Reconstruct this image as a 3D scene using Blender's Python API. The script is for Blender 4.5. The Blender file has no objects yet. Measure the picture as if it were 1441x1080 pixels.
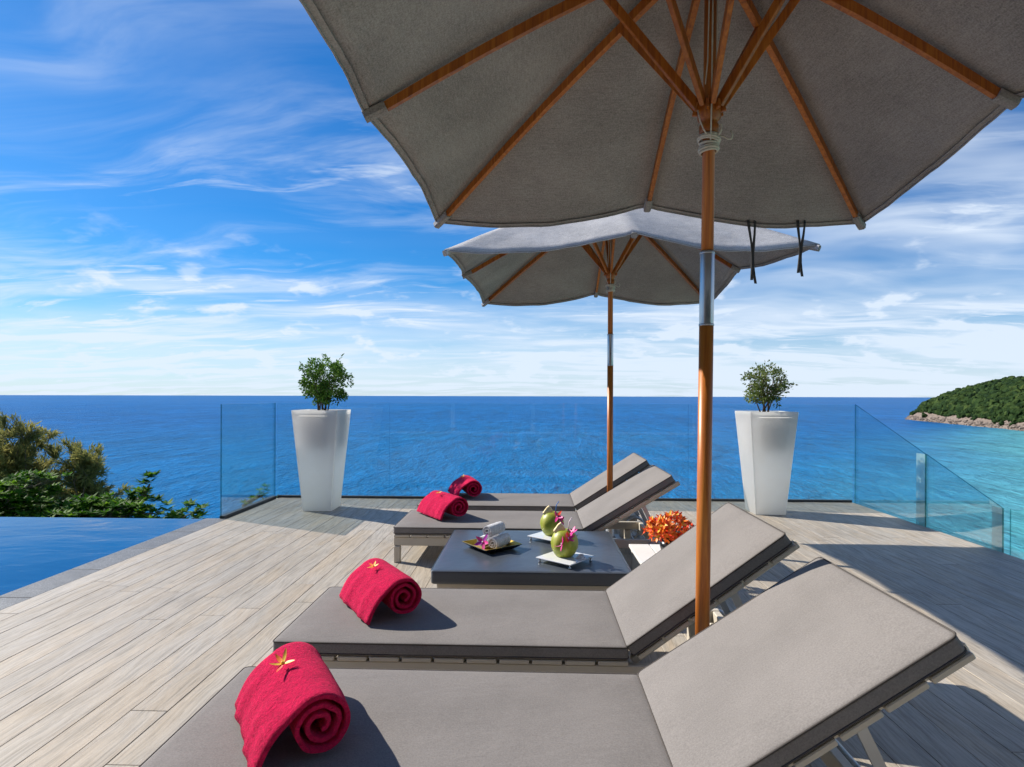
import bpy, bmesh, math, random
from mathutils import Vector, Matrix, noise, Euler

R = math.radians
PI = math.pi
scene = bpy.context.scene
COL = scene.collection
random.seed(7)

# ------------------------------------------------------------------ camera
cam_d = bpy.data.cameras.new("camera")
cam = bpy.data.objects.new("camera", cam_d)
COL.objects.link(cam)
cam.location = (0.0, 0.0, 1.26)
cam.rotation_mode = 'XYZ'
YAW, ROLL = R(2.0), R(0.15)
cam.matrix_world = (Matrix.Translation((0, 0, 1.26)) @ Matrix.Rotation(YAW, 4, 'Z')
                    @ Matrix.Rotation(R(90), 4, 'X') @ Matrix.Rotation(ROLL, 4, 'Z'))
cam_d.sensor_width = 36.0
cam_d.lens = 840.0 / 1441.0 * 36.0
cam_d.shift_x = 0.0
cam_d.shift_y = 17.0 / 1441.0
cam_d.clip_start = 0.05
cam_d.clip_end = 90000.0
scene.camera = cam

# ------------------------------------------------------------------ light
TO_SUN = Vector((-1.27, 0.57, 1.0)).normalized()
SUN_EL = math.asin(TO_SUN.z)
SUN_AZ = math.atan2(TO_SUN.x, TO_SUN.y)          # from +Y towards +X

sun_d = bpy.data.lights.new("sun", 'SUN')
sun_d.energy = 5.0
sun_d.angle = R(0.5)
sun_d.color = (1.0, 0.93, 0.82)
sun = bpy.data.objects.new("sun", sun_d)
COL.objects.link(sun)
sun.location = (-20, 10, 30)
sun.rotation_euler = TO_SUN.to_track_quat('Z', 'Y').to_euler()

scene.view_settings.view_transform = 'Standard'
scene.view_settings.look = 'None'
scene.view_settings.exposure = 0.50
scene.view_settings.gamma = 1.0
scene.view_settings.use_curve_mapping = False
scene.cycles.max_bounces = 8
scene.cycles.diffuse_bounces = 4
scene.cycles.glossy_bounces = 3
scene.cycles.transmission_bounces = 6
scene.cycles.caustics_reflective = False
scene.cycles.caustics_refractive = False
scene.cycles.transparent_max_bounces = 24
scene.cycles.use_denoising = True
scene.cycles.use_adaptive_sampling = True
scene.cycles.adaptive_threshold = 0.02


class NT:
    """small helper round a node tree"""
    def __init__(self, tree):
        self.t = tree
        tree.nodes.clear()

    def n(self, typ, **kw):
        nd = self.t.nodes.new(typ)
        for k, v in kw.items():
            if k == 'inp':
                for kk, vv in v.items():
                    s = nd.inputs[kk]
                    if isinstance(vv, bpy.types.NodeSocket):
                        self.t.links.new(vv, s)
                    else:
                        s.default_value = vv
            else:
                setattr(nd, k, v)
        return nd

    def math(self, op, a, b=None, c=None, clamp=False):
        nd = self.n('ShaderNodeMath', operation=op, use_clamp=clamp)
        for i, v in enumerate((a, b, c)):
            if v is None:
                continue
            if isinstance(v, bpy.types.NodeSocket):
                self.t.links.new(v, nd.inputs[i])
            else:
                nd.inputs[i].default_value = v
        return nd.outputs[0]

    def vmath(self, op, a, b=None):
        nd = self.n('ShaderNodeVectorMath', operation=op)
        for i, v in enumerate((a, b)):
            if v is None:
                continue
            if isinstance(v, bpy.types.NodeSocket):
                self.t.links.new(v, nd.inputs[i])
            else:
                nd.inputs[i].default_value = v
        return nd.outputs[0]

    def mix(self, fac, a, b, blend='MIX'):
        nd = self.n('ShaderNodeMix', data_type='RGBA', blend_type=blend)
        for idx, v in ((0, fac), (6, a), (7, b)):
            if isinstance(v, bpy.types.NodeSocket):
                self.t.links.new(v, nd.inputs[idx])
            else:
                if idx and len(v) == 3:
                    v = (*v, 1)
                nd.inputs[idx].default_value = v
        return nd.outputs[2]

    def ramp(self, fac, stops, interp='LINEAR'):
        nd = self.n('ShaderNodeValToRGB')
        cr = nd.color_ramp
        cr.interpolation = interp
        while len(cr.elements) > 2:
            cr.elements.remove(cr.elements[-1])
        for i, (p, c) in enumerate(stops):
            if i < 2:
                e = cr.elements[i]
                e.position = p
            else:
                e = cr.elements.new(p)
            e.color = c if len(c) == 4 else (*c, 1)
        self.t.links.new(fac, nd.inputs[0])
        return nd.outputs[0]

    def rng(self, v, a, b, c=0.0, d=1.0, smooth=True):
        nd = self.n('ShaderNodeMapRange', interpolation_type='SMOOTHSTEP' if smooth else 'LINEAR')
        self.t.links.new(v, nd.inputs[0])
        for i, x in enumerate((a, b, c, d)):
            nd.inputs[i + 1].default_value = x
        return nd.outputs[0]

    def noise(self, vec, scale, detail=4, rough=0.55, dist=0.0, out=0, lac=2.0):
        nd = self.n('ShaderNodeTexNoise')
        self.t.links.new(vec, nd.inputs['Vector'])
        nd.inputs['Scale'].default_value = scale
        nd.inputs['Detail'].default_value = detail
        nd.inputs['Roughness'].default_value = rough
        nd.inputs['Lacunarity'].default_value = lac
        nd.inputs['Distortion'].default_value = dist
        return nd.outputs[out]

    def mapping(self, vec, loc=(0, 0, 0), rot=(0, 0, 0), scale=(1, 1, 1)):
        nd = self.n('ShaderNodeMapping')
        self.t.links.new(vec, nd.inputs[0])
        nd.inputs[1].default_value = loc
        nd.inputs[2].default_value = rot
        nd.inputs[3].default_value = scale
        return nd.outputs[0]

    def bump(self, h, strength=0.3, dist=0.01, normal=None):
        nd = self.n('ShaderNodeBump')
        self.t.links.new(h, nd.inputs['Height'])
        nd.inputs['Strength'].default_value = strength
        nd.inputs['Distance'].default_value = dist
        if normal is not None:
            self.t.links.new(normal, nd.inputs['Normal'])
        return nd.outputs[0]


# ------------------------------------------------------------------ sky
world = bpy.data.worlds.new("World")
scene.world = world
world.use_nodes = True
w = NT(world.node_tree)
sky = w.n('ShaderNodeTexSky', sky_type='NISHITA', sun_disc=False)
sky.sun_elevation = SUN_EL
sky.sun_rotation = SUN_AZ
sky.altitude = 40
sky.air_density = 1.0
sky.dust_density = 0.25
sky.ozone_density = 3.0
tc = w.n('ShaderNodeTexCoord')
D = tc.outputs['Generated']
sp = w.n('ShaderNodeSeparateXYZ', inp={0: D})
dz = w.math('MAXIMUM', sp.outputs[2], 0.0)
hs = w.n('ShaderNodeHueSaturation', inp={'Hue': 0.488, 'Saturation': 1.42, 'Value': 1.0, 'Color': sky.outputs[0]})
base = w.mix(1.0, hs.outputs[0], (0.50, 0.98, 1.42), 'MULTIPLY')
# cirrus sheet: direction projected on a flat layer
inv = w.math('DIVIDE', 1.0, w.math('ADD', dz, 0.10))
pl = w.n('ShaderNodeCombineXYZ', inp={0: w.math('MULTIPLY', sp.outputs[0], inv), 1: w.math('MULTIPLY', sp.outputs[1], inv), 2: 0.0}).outputs[0]
warp = w.noise(pl, 0.9, 2, 0.5, 0, 1)
plw = w.vmath('ADD', pl, w.vmath('SCALE', w.vmath('SUBTRACT', warp, (0.5, 0.5, 0.5))))
w.t.nodes[-1].inputs[3].default_value = 0.0
for nd in w.t.nodes:
    if nd.type == 'VECT_MATH' and nd.operation == 'SCALE':
        nd.inputs[3].default_value = 0.7
c1 = w.noise(w.mapping(plw, (3.1, 1.7, 0), (0, 0, R(28)), (0.42, 1.35, 1)), 1.5, 6, 0.60, 0.5)
c2 = w.noise(w.mapping(plw, (9.4, 4.2, 3.0), (0, 0, R(-8)), (0.30, 0.9, 1)), 0.8, 3, 0.55, 0.2)
c3 = w.noise(w.mapping(plw, (1.2, 7.7, 5.0), (0, 0, R(20)), (0.8, 3.2, 1)), 2.2, 5, 0.62, 0.4)
wisps = w.math('MULTIPLY', w.rng(c1, 0.42, 0.70), w.rng(c2, 0.30, 0.54))
fine = w.math('MULTIPLY', w.rng(c3, 0.54, 0.70), w.rng(c2, 0.40, 0.60))
cl = w.math('ADD', w.math('MULTIPLY', wisps, 0.60), w.math('MULTIPLY', fine, 0.55))
# the air is milkier to the right (away from the sun) : broad veil
veil_n = w.noise(w.mapping(plw, (5.0, 2.0, 1.0), (0, 0, R(-15)), (0.35, 0.7, 1)), 1.0, 4, 0.55, 0.3)
veil_x = w.rng(sp.outputs[0], -0.05, 0.50)
veil = w.math('MULTIPLY', w.rng(veil_n, 0.38, 0.62), w.math('ADD', w.math('MULTIPLY', veil_x, 0.56), 0.04))
# low bank of thin cloud above the horizon
bank_n = w.noise(w.mapping(D, (0.3, 0.1, 0), (0, 0, 0), (1.2, 1.2, 9.0)), 2.2, 4, 0.6, 0.2)
bank_h = w.math('ADD', dz, w.math('MULTIPLY', w.math('SUBTRACT', bank_n, 0.5), 0.16))
bank = w.math('MULTIPLY', w.rng(bank_h, 0.20, 0.035), 0.74)
# small bright cumulus puffs low down
puf = w.noise(w.mapping(D, (4.3, 2.1, 0.4), (0, 0, 0), (1, 1, 2.6)), 13.0, 4, 0.55, 0.1)
puff = w.math('MULTIPLY', w.rng(puf, 0.56, 0.74), w.math('MULTIPLY', w.rng(dz, 0.012, 0.03), w.rng(dz, 0.30, 0.10)))
amt = w.math('ADD', w.math('ADD', cl, veil), bank, clamp=True)
amt = w.math('ADD', amt, w.math('MULTIPLY', puff, 0.7), clamp=True)
skycol = w.mix(w.math('MULTIPLY', amt, 0.92), base, (9.1, 10.3, 11.9))
bg = w.n('ShaderNodeBackground', inp={'Color': skycol, 'Strength': 0.062})
w.n('ShaderNodeOutputWorld', inp={0: bg.outputs[0]})


# ------------------------------------------------------------------ helpers
def link(o, parent=None):
    COL.objects.link(o)
    if parent is not None:
        o.parent = parent
    return o


def tag(o, label=None, cat=None, group=None, kind=None):
    if label:
        o['label'] = label
    if cat:
        o['category'] = cat
    if group:
        o['group'] = group
    if kind:
        o['kind'] = kind
    return o


def obj(name, me, mat=None, parent=None, loc=(0, 0, 0), rot=(0, 0, 0)):
    o = bpy.data.objects.new(name, me)
    if mat is not None and len(me.materials) == 0:
        for m_ in (mat if isinstance(mat, (list, tuple)) else (mat,)):
            me.materials.append(m_)
    o.location = loc
    o.rotation_euler = rot
    return link(o, parent)


def empty(name, loc=(0, 0, 0), rz=0.0):
    o = bpy.data.objects.new(name, None)
    o.empty_display_size = 0.1
    o.location = loc
    o.rotation_euler = (0, 0, rz)
    return link(o)


class MB:
    def __init__(self):
        self.v, self.f, self.m = [], [], []
        self.sm = []

    def add(self, vs, fs, mi=0, smooth=False):
        b = len(self.v)
        self.v.extend([tuple(p) for p in vs])
        for f in fs:
            self.f.append(tuple(b + i for i in f))
            self.m.append(mi)
            self.sm.append(smooth)

    def box(self, x0, x1, y0, y1, z0, z1, mi=0, M=None):
        vs = [Vector(p) for p in ((x0, y0, z0), (x1, y0, z0), (x1, y1, z0), (x0, y1, z0),
                                  (x0, y0, z1), (x1, y0, z1), (x1, y1, z1), (x0, y1, z1))]
        if M is not None:
            vs = [M @ p for p in vs]
        self.add(vs, [(0, 3, 2, 1), (4, 5, 6, 7), (0, 1, 5, 4), (1, 2, 6, 5), (2, 3, 7, 6), (3, 0, 4, 7)], mi)

    def loft(self, rings, closed=True, cap0=True, cap1=True, mi=0, smooth=True):
        n = len(rings[0])
        vs = [p for r in rings for p in r]
        fs = []
        for i in range(len(rings) - 1):
            for j in range(n if closed else n - 1):
                k = (j + 1) % n
                fs.append((i * n + j, i * n + k, (i + 1) * n + k, (i + 1) * n + j))
        b = len(self.v)
        self.add(vs, fs, mi, smooth)
        if cap0:
            self.f.append(tuple(b + j for j in reversed(range(n))))
            self.m.append(mi); self.sm.append(False)
        if cap1:
            o_ = b + (len(rings) - 1) * n
            self.f.append(tuple(o_ + j for j in range(n)))
            self.m.append(mi); self.sm.append(False)

    def tube(self, pts, rad, seg=8, mi=0, cap=True, smooth=True):
        pts = [Vector(p) for p in pts]
        if not isinstance(rad, (list, tuple)):
            rad = [rad] * len(pts)
        up = Vector((0, 0, 1))
        rings = []
        last = None
        for i, p in enumerate(pts):
            t = (pts[min(i + 1, len(pts) - 1)] - pts[max(i - 1, 0)]).normalized()
            if last is None:
                a = t.cross(up)
                if a.length < 1e-3:
                    a = t.cross(Vector((1, 0, 0)))
                a.normalize()
            else:
                a = (last - t * last.dot(t))
                a.normalize()
            last = a
            b = t.cross(a)
            rings.append([p + (a * math.cos(2 * PI * k / seg) + b * math.sin(2 * PI * k / seg)) * rad[i] for k in range(seg)])
        self.loft(rings, True, cap, cap, mi, smooth)

    def bar(self, p0, p1, wid, hei, up=Vector((0, 0, 1)), mi=0, bev=0.0):
        p0, p1 = Vector(p0), Vector(p1)
        t = (p1 - p0).normalized()
        a = t.cross(up)
        if a.length < 1e-4:
            a = Vector((1, 0, 0))
        a.normalize()
        b = a.cross(t)
        if bev <= 0:
            cs = [(-.5, -.5), (.5, -.5), (.5, .5), (-.5, .5)]
            prof = [(x * wid, y * hei) for x, y in cs]
        else:
            x, y, c = wid / 2, hei / 2, bev
            prof = [(-x + c, -y), (x - c, -y), (x, -y + c), (x, y - c), (x - c, y), (-x + c, y), (-x, y - c), (-x, -y + c)]
        rings = [[p + a * u + b * v for u, v in prof] for p in (p0, p1)]
        self.loft(rings, True, True, True, mi, False)

    def lathe(self, prof, seg=24, mi=0, M=None, cap=True):
        rings = []
        for r, z in prof:
            ring = [Vector((r * math.cos(2 * PI * k / seg), r * math.sin(2 * PI * k / seg), z)) for k in range(seg)]
            if M is not None:
                ring = [M @ p for p in ring]
            rings.append(ring)
        self.loft(rings, True, cap, cap, mi, True)

    def mesh(self, name, mats=None):
        me = bpy.data.meshes.new(name)
        me.from_pydata(self.v, [], self.f)
        me.polygons.foreach_set('material_index', self.m)
        me.polygons.foreach_set('use_smooth', self.sm)
        me.update()
        if mats:
            for m_ in (mats if isinstance(mats, (list, tuple)) else (mats,)):
                me.materials.append(m_)
        return me

    def build(self, name, mats, parent=None, loc=(0, 0, 0), rot=(0, 0, 0)):
        return obj(name, self.mesh(name, mats), None, parent, loc, rot)


def bevel_box_mesh(name, x0, x1, y0, y1, z0, z1, bev, mat, seg=2):
    bm = bmesh.new()
    bmesh.ops.create_cube(bm, size=1.0)
    for v in bm.verts:
        v.co = Vector(((x0 + x1) / 2 + v.co.x * (x1 - x0), (y0 + y1) / 2 + v.co.y * (y1 - y0), (z0 + z1) / 2 + v.co.z * (z1 - z0)))
    bmesh.ops.bevel(bm, geom=bm.edges[:], offset=bev, segments=seg, affect='EDGES', profile=0.5)
    me = bpy.data.meshes.new(name)
    bm.to_mesh(me)
    bm.free()
    me.materials.append(mat)
    return me


# ------------------------------------------------------------------ materials
MATS = {}


def material(name):
    m = bpy.data.materials.new(name)
    m.use_nodes = True
    MATS[name] = m
    return m, NT(m.node_tree)


def out(t, shader, disp=None):
    o = t.n('ShaderNodeOutputMaterial', inp={0: shader})
    return o


def pbsdf(t, color, rough=0.6, normal=None, **kw):
    nd = t.n('ShaderNodeBsdfPrincipled')
    def setv(k, v):
        if isinstance(v, bpy.types.NodeSocket):
            t.t.links.new(v, nd.inputs[k])
        else:
            if k in ('Base Color', 'Specular Tint', 'Sheen Tint', 'Coat Tint') and len(v) == 3:
                v = (*v, 1)
            nd.inputs[k].default_value = v
    setv('Base Color', color)
    setv('Roughness', rough)
    if normal is not None:
        setv('Normal', normal)
    for k, v in kw.items():
        setv(k.replace('_', ' '), v)
    return nd.outputs[0]


def simple(name, col, rough=0.6, var=0.12, scale=8.0, bump=0.0, bscale=200.0, **kw):
    m, t = material(name)
    P = t.n('ShaderNodeTexCoord').outputs['Object']
    n1 = t.noise(P, scale, 5, 0.6)
    f = t.rng(n1, 0.25, 0.75, 1 - var, 1 + var, False)
    c = t.mix(1.0, (*col, 1), t.n('ShaderNodeCombineColor', inp={0: f, 1: f, 2: f}).outputs[0], 'MULTIPLY')
    nrm = None
    if bump:
        nrm = t.bump(t.noise(P, bscale, 3, 0.6), bump, 0.002)
    out(t, pbsdf(t, c, rough, nrm, **kw))
    return m


# weathered deck planks
def mk_deck(name):
    m, t = material(name)
    geo = t.n('ShaderNodeNewGeometry')
    rnd = t.n('ShaderNodeObjectInfo').outputs['Random']
    off = t.n('ShaderNodeCombineXYZ', inp={0: t.math('MULTIPLY', rnd, 37.0), 1: t.math('MULTIPLY', rnd, 91.0), 2: t.math('MULTIPLY', rnd, 13.0)}).outputs[0]
    P = t.vmath('ADD', geo.outputs['Position'], off)
    warp = t.vmath('SUBTRACT', t.noise(P, 1.6, 3, 0.5, 0, 1), (0.5, 0.5, 0.5))
    wv = t.n('ShaderNodeVectorMath', operation='SCALE')
    t.t.links.new(warp, wv.inputs[0]); wv.inputs[3].default_value = 0.10
    P2 = t.vmath('ADD', P, wv.outputs[0])
    g1 = t.noise(t.mapping(P2, scale=(24, 2.2, 10)), 1.0, 8, 0.74, 0.9)
    g2 = t.noise(t.mapping(P2, scale=(95, 4.0, 10)), 1.0, 5, 0.70, 0.4)
    g3 = t.noise(t.mapping(P2, scale=(6, 0.9, 10)), 1.0, 4, 0.6, 0.6)
    col = t.ramp(g1, [(0.22, (0.19, 0.166, 0.145)), (0.40, (0.355, 0.320, 0.278)), (0.58, (0.425, 0.388, 0.342)), (0.8, (0.51, 0.475, 0.43))])
    fine = t.rng(g2, 0.32, 0.58, 0.70, 1.06)
    col = t.mix(1.0, col, t.n('ShaderNodeCombineColor', inp={0: fine, 1: fine, 2: fine}).outputs[0], 'MULTIPLY')
    warm = t.mix(t.rng(g3, 0.40, 0.72, 0.0, 0.7), (1, 1, 1), (1.06, 0.95, 0.80))
    col = t.mix(1.0, col, warm, 'MULTIPLY')
    tone = t.ramp(rnd, [(0.0, (0.93, 0.925, 0.92)), (0.35, (0.98, 0.97, 0.95)), (0.7, (1.0, 1.0, 1.0)), (1.0, (1.04, 1.02, 0.99))])
    col = t.mix(1.0, col, tone, 'MULTIPLY')
    big = t.noise(geo.outputs['Position'], 0.55, 4, 0.6)
    st = t.rng(big, 0.42, 0.7, 1.05, 0.86)
    col = t.mix(1.0, col, t.n('ShaderNodeCombineColor', inp={0: st, 1: st, 2: t.math('MULTIPLY', st, 0.985)}).outputs[0], 'MULTIPLY')
    hgt = t.math('ADD', t.math('MULTIPLY', g2, 0.6), t.math('MULTIPLY', g1, 0.4))
    out(t, pbsdf(t, col, t.rng(g1, 0.3, 0.7, 0.62, 0.48), t.bump(hgt, 0.35, 0.004), Specular_IOR_Level=0.35))
    return m


M_DECK = mk_deck('deck_plank')
M_GROUT = simple('grout', (0.20, 0.185, 0.165), 0.9, 0.2, 20)
M_CONC = simple('concrete', (0.33, 0.32, 0.30), 0.85, 0.15, 3, 0.2, 80)


def mk_granite():
    m, t = material('granite')
    P = t.n('ShaderNodeNewGeometry').outputs['Position']
    rnd = t.n('ShaderNodeObjectInfo').outputs['Random']
    n1 = t.noise(P, 160, 3, 0.7)
    n2 = t.noise(P, 6, 4, 0.6)
    c = t.ramp(n1, [(0.30, (0.05, 0.054, 0.058)), (0.5, (0.12, 0.125, 0.13)), (0.72, (0.27, 0.27, 0.27))])
    f = t.math('ADD', t.rng(n2, 0.3, 0.7, 0.8, 1.1), t.math('MULTIPLY', rnd, 0.12))
    c = t.mix(1.0, c, t.n('ShaderNodeCombineColor', inp={0: f, 1: f, 2: f}).outputs[0], 'MULTIPLY')
    out(t, pbsdf(t, c, 0.5, t.bump(n1, 0.2, 0.002)))
    return m


M_GRAN = mk_granite()


def mk_pool():
    m, t = material('pool_water')
    P = t.n('ShaderNodeNewGeometry').outputs['Position']
    n1 = t.noise(t.mapping(P, scale=(1.0, 1.8, 1)), 1.6, 4, 0.5, 0.6)
    n2 = t.noise(t.mapping(P, scale=(1.0, 2.2, 1)), 5.0, 3, 0.5, 0.4)
    h = t.math('ADD', n1, t.math('MULTIPLY', n2, 0.22))
    c = t.mix(t.rng(t.noise(P, 0.5, 3), 0.35, 0.65), (0.0, 0.060, 0.190), (0.0, 0.080, 0.235))
    out(t, pbsdf(t, c, 0.04, t.bump(h, 0.13, 0.03), IOR=1.33, Specular_IOR_Level=0.36))
    return m


M_POOL = mk_pool()


def mk_sea():
    m, t = material('sea_water')
    P = t.n('ShaderNodeNewGeometry').outputs['Position']
    s = t.n('ShaderNodeSeparateXYZ', inp={0: P})
    X, Y = s.outputs[0], s.outputs[1]
    dist = t.vmath('LENGTH', P)
    dist = t.n('ShaderNodeVectorMath', operation='LENGTH')
    t.t.links.new(P, dist.inputs[0])
    dist = dist.outputs['Value']
    big = t.noise(P, 0.004, 3, 0.6, 0.5)
    wa = t.noise(t.mapping(P, rot=(0, 0, R(6)), scale=(1.0, 0.30, 1)), 0.50, 4, 0.66, 0.6)
    wb = t.noise(t.mapping(P, rot=(0, 0, R(-9)), scale=(1.0, 0.30, 1)), 0.085, 3, 0.62, 0.5)
    wc = t.noise(t.mapping(P, rot=(0, 0, R(4)), scale=(1.0, 0.26, 1)), 0.022, 4, 0.65, 0.4)
    far = t.noise(t.mapping(P, scale=(0.4, 1.0, 1)), 0.0009, 5, 0.72, 0.2)
    # depth of the bay: shallow towards the beach on the right
    bay = t.math('ADD', t.math('MULTIPLY', X, 0.0046), t.math('MULTIPLY', Y, -0.0036))
    bay = t.math('ADD', bay, t.math('MULTIPLY', t.math('SUBTRACT', big, 0.5), 0.6))
    sh = t.rng(bay, -0.85, 0.55)
    deep = t.mix(t.rng(far, 0.35, 0.65), (0.000, 0.092, 0.290), (0.000, 0.120, 0.360))
    deep = t.mix(t.rng(dist, 200, 1200), (0.000, 0.135, 0.345), deep)
    col = t.mix(t.math('POWER', sh, 1.3), deep, (0.135, 0.43, 0.385))
    # crest / trough tint
    def oct_(n_, k_, a0, a1, d0, d1):
        env = t.math('MULTIPLY', t.rng(dist, d0, d1, 1.0, 0.0), t.rng(dist, a0, a1, 0.25, 1.0))
        return t.math('MULTIPLY', t.math('MULTIPLY', t.math('SUBTRACT', n_, 0.5), k_), env)
    cr = t.math('ADD', t.math('ADD', oct_(wa, 1.8, 0, 1, 300, 1100), oct_(wb, 1.6, 150, 500, 800, 4000)), oct_(wc, 1.25, 500, 1500, 3000, 20000))
    f = t.math('ADD', 1.0, cr)
    f = t.math('MINIMUM', t.math('MAXIMUM', f, 0.38), 2.0)
    col = t.mix(1.0, col, t.n('ShaderNodeCombineColor', inp={0: f, 1: f, 2: f}).outputs[0], 'MULTIPLY')
    h = t.math('ADD', wa, t.math('MULTIPLY', wb, 2.0))
    b = t.n('ShaderNodeBump')
    t.t.links.new(h, b.inputs['Height'])
    t.t.links.new(t.rng(dist, 300, 6000, 0.9, 0.3), b.inputs['Strength'])
    b.inputs['Distance'].default_value = 1.6
    out(t, pbsdf(t, col, 0.35, b.outputs[0], IOR=1.33, Specular_IOR_Level=0.035))
    return m


M_SEA = mk_sea()


def mk_cushion(name, col, wscale=430.0, rough=0.85):
    m, t = material(name)
    P = t.n('ShaderNodeTexCoord').outputs['Object']
    wa = t.n('ShaderNodeTexWave', wave_type='BANDS', bands_direction='X', inp={'Vector': P, 'Scale': wscale / 6.28 * 0.5, 'Distortion': 1.0, 'Detail': 1.0})
    wb = t.n('ShaderNodeTexWave', wave_type='BANDS', bands_direction='Y', inp={'Vector': P, 'Scale': wscale / 6.28 * 0.5, 'Distortion': 1.0, 'Detail': 1.0})
    wvv = t.math('MULTIPLY', wa.outputs[1], wb.outputs[1])
    n1 = t.noise(P, 3.0, 5, 0.6)
    n2 = t.noise(P, 210.0, 2, 0.7)
    n3 = t.noise(t.mapping(P, scale=(1, 14, 1)), 22.0, 3, 0.6)
    f = t.math('ADD', t.rng(n1, 0.3, 0.7, 0.92, 1.06), t.math('MULTIPLY', t.math('SUBTRACT', n2, 0.5), 0.75))
    f = t.math('ADD', f, t.math('MULTIPLY', t.math('SUBTRACT', n3, 0.5), 0.16))
    c = t.mix(1.0, (*col, 1), t.n('ShaderNodeCombineColor', inp={0: f, 1: f, 2: f}).outputs[0], 'MULTIPLY')
    h = t.math('ADD', t.math('MULTIPLY', wvv, 0.35), n2)
    nrm = t.bump(h, 0.14, 0.0012)
    cre = t.noise(t.mapping(P, rot=(0, 0, R(35)), scale=(1.0, 2.6, 1)), 4.0, 4, 0.55, 1.2)
    nrm = t.bump(n1, 0.35, 0.014, nrm)
    nrm = t.bump(cre, 0.30, 0.010, nrm)
    out(t, pbsdf(t, c, rough, nrm, Specular_IOR_Level=0.2))
    return m


M_CUSH = mk_cushion('cushion_fabric', (0.212, 0.197, 0.189))
M_PIPE = mk_cushion('piping_fabric', (0.085, 0.076, 0.070))


def mk_canvas():
    m, t = material('umbrella_canvas')
    P = t.n('ShaderNodeTexCoord').outputs['Object']
    n1 = t.noise(P, 2.2, 5, 0.6)
    n2 = t.noise(t.mapping(P, scale=(1, 1, 1)), 170.0, 3, 0.7)
    n3 = t.noise(t.mapping(P, scale=(14, 1, 14)), 14.0, 3, 0.6)
    n4 = t.noise(t.mapping(P, scale=(1, 14, 14)), 14.0, 3, 0.6)
    f = t.math('ADD', t.rng(n1, 0.3, 0.7, 0.86, 1.10), t.math('MULTIPLY', t.math('SUBTRACT', n2, 0.5), 1.3))
    f = t.math('ADD', f, t.math('MULTIPLY', t.math('SUBTRACT', t.math('ADD', n3, n4), 1.0), 0.6))
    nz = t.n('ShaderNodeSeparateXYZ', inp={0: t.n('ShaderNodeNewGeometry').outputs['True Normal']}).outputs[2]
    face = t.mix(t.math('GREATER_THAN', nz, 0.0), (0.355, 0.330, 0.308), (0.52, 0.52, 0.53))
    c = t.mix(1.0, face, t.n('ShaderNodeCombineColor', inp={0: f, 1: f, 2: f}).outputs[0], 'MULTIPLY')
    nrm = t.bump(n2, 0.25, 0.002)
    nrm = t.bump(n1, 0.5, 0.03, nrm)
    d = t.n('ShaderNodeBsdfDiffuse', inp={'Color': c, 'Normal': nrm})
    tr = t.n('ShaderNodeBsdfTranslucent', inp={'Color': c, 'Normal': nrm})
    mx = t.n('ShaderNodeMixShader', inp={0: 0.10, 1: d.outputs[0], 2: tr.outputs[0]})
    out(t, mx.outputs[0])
    return m


M_CANVAS = mk_canvas()


def mk_wood():
    m, t = material('teak_wood')
    P = t.n('ShaderNodeTexCoord').outputs['Object']
    rnd = t.n('ShaderNodeObjectInfo').outputs['Random']
    n1 = t.noise(t.mapping(P, scale=(48, 48, 2.4)), 1.0, 6, 0.65, 0.8)
    n2 = t.noise(P, 60.0, 3, 0.6)
    c = t.ramp(n1, [(0.25, (0.18, 0.045, 0.008)), (0.5, (0.42, 0.122, 0.014)), (0.75, (0.58, 0.215, 0.030))])
    f = t.math('ADD', 0.85, t.math('MULTIPLY', rnd, 0.3))
    c = t.mix(1.0, c, t.n('ShaderNodeCombineColor', inp={0: f, 1: f, 2: f}).outputs[0], 'MULTIPLY')
    out(t, pbsdf(t, c, 0.38, t.bump(n2, 0.08, 0.002), Specular_IOR_Level=0.5))
    return m


M_WOOD = mk_wood()
M_FRAME = simple('cream_metal', (0.54, 0.49, 0.41), 0.45, 0.06, 5)
M_BRACKET = simple('grey_metal', (0.42, 0.44, 0.47), 0.38, 0.08, 8, Metallic=0.6)
M_STEEL = simple('steel', (0.46, 0.46, 0.46), 0.28, 0.05, 20, Metallic=1.0)
M_CORD = simple('cord', (0.62, 0.58, 0.48), 0.8, 0.15, 60, 0.3, 600)
M_STRAP = simple('strap_fabric', (0.06, 0.06, 0.065), 0.8, 0.15, 60)
M_RUBBER = simple('rubber', (0.03, 0.03, 0.03), 0.6, 0.1, 20)


def mk_towel(name, col, sheen=(1.0, 0.3, 0.4)):
    m, t = material(name)
    P = t.n('ShaderNodeTexCoord').outputs['Object']
    n1 = t.noise(P, 420.0, 2, 0.7)
    n2 = t.noise(P, 30.0, 5, 0.65)
    n3 = t.noise(P, 120.0, 3, 0.6)
    f = t.math('ADD', t.rng(n2, 0.3, 0.7, 0.86, 1.08), t.math('MULTIPLY', t.math('SUBTRACT', n3, 0.5), 1.0))
    c = t.mix(1.0, (*col, 1), t.n('ShaderNodeCombineColor', inp={0: f, 1: f, 2: f}).outputs[0], 'MULTIPLY')
    nrm = t.bump(t.math('ADD', n1, t.math('MULTIPLY', n3, 1.5)), 0.9, 0.006)
    nrm = t.bump(n2, 0.35, 0.012, nrm)
    out(t, pbsdf(t, c, 0.95, nrm, Specular_IOR_Level=0.1, Sheen_Weight=0.25, Sheen_Roughness=0.5, Sheen_Tint=sheen))
    return m


M_TOWEL = mk_towel('red_terry', (0.72, 0.006, 0.082))
M_WTOWEL = mk_towel('white_terry', (0.90, 0.90, 0.93), (1, 1, 1))


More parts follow.
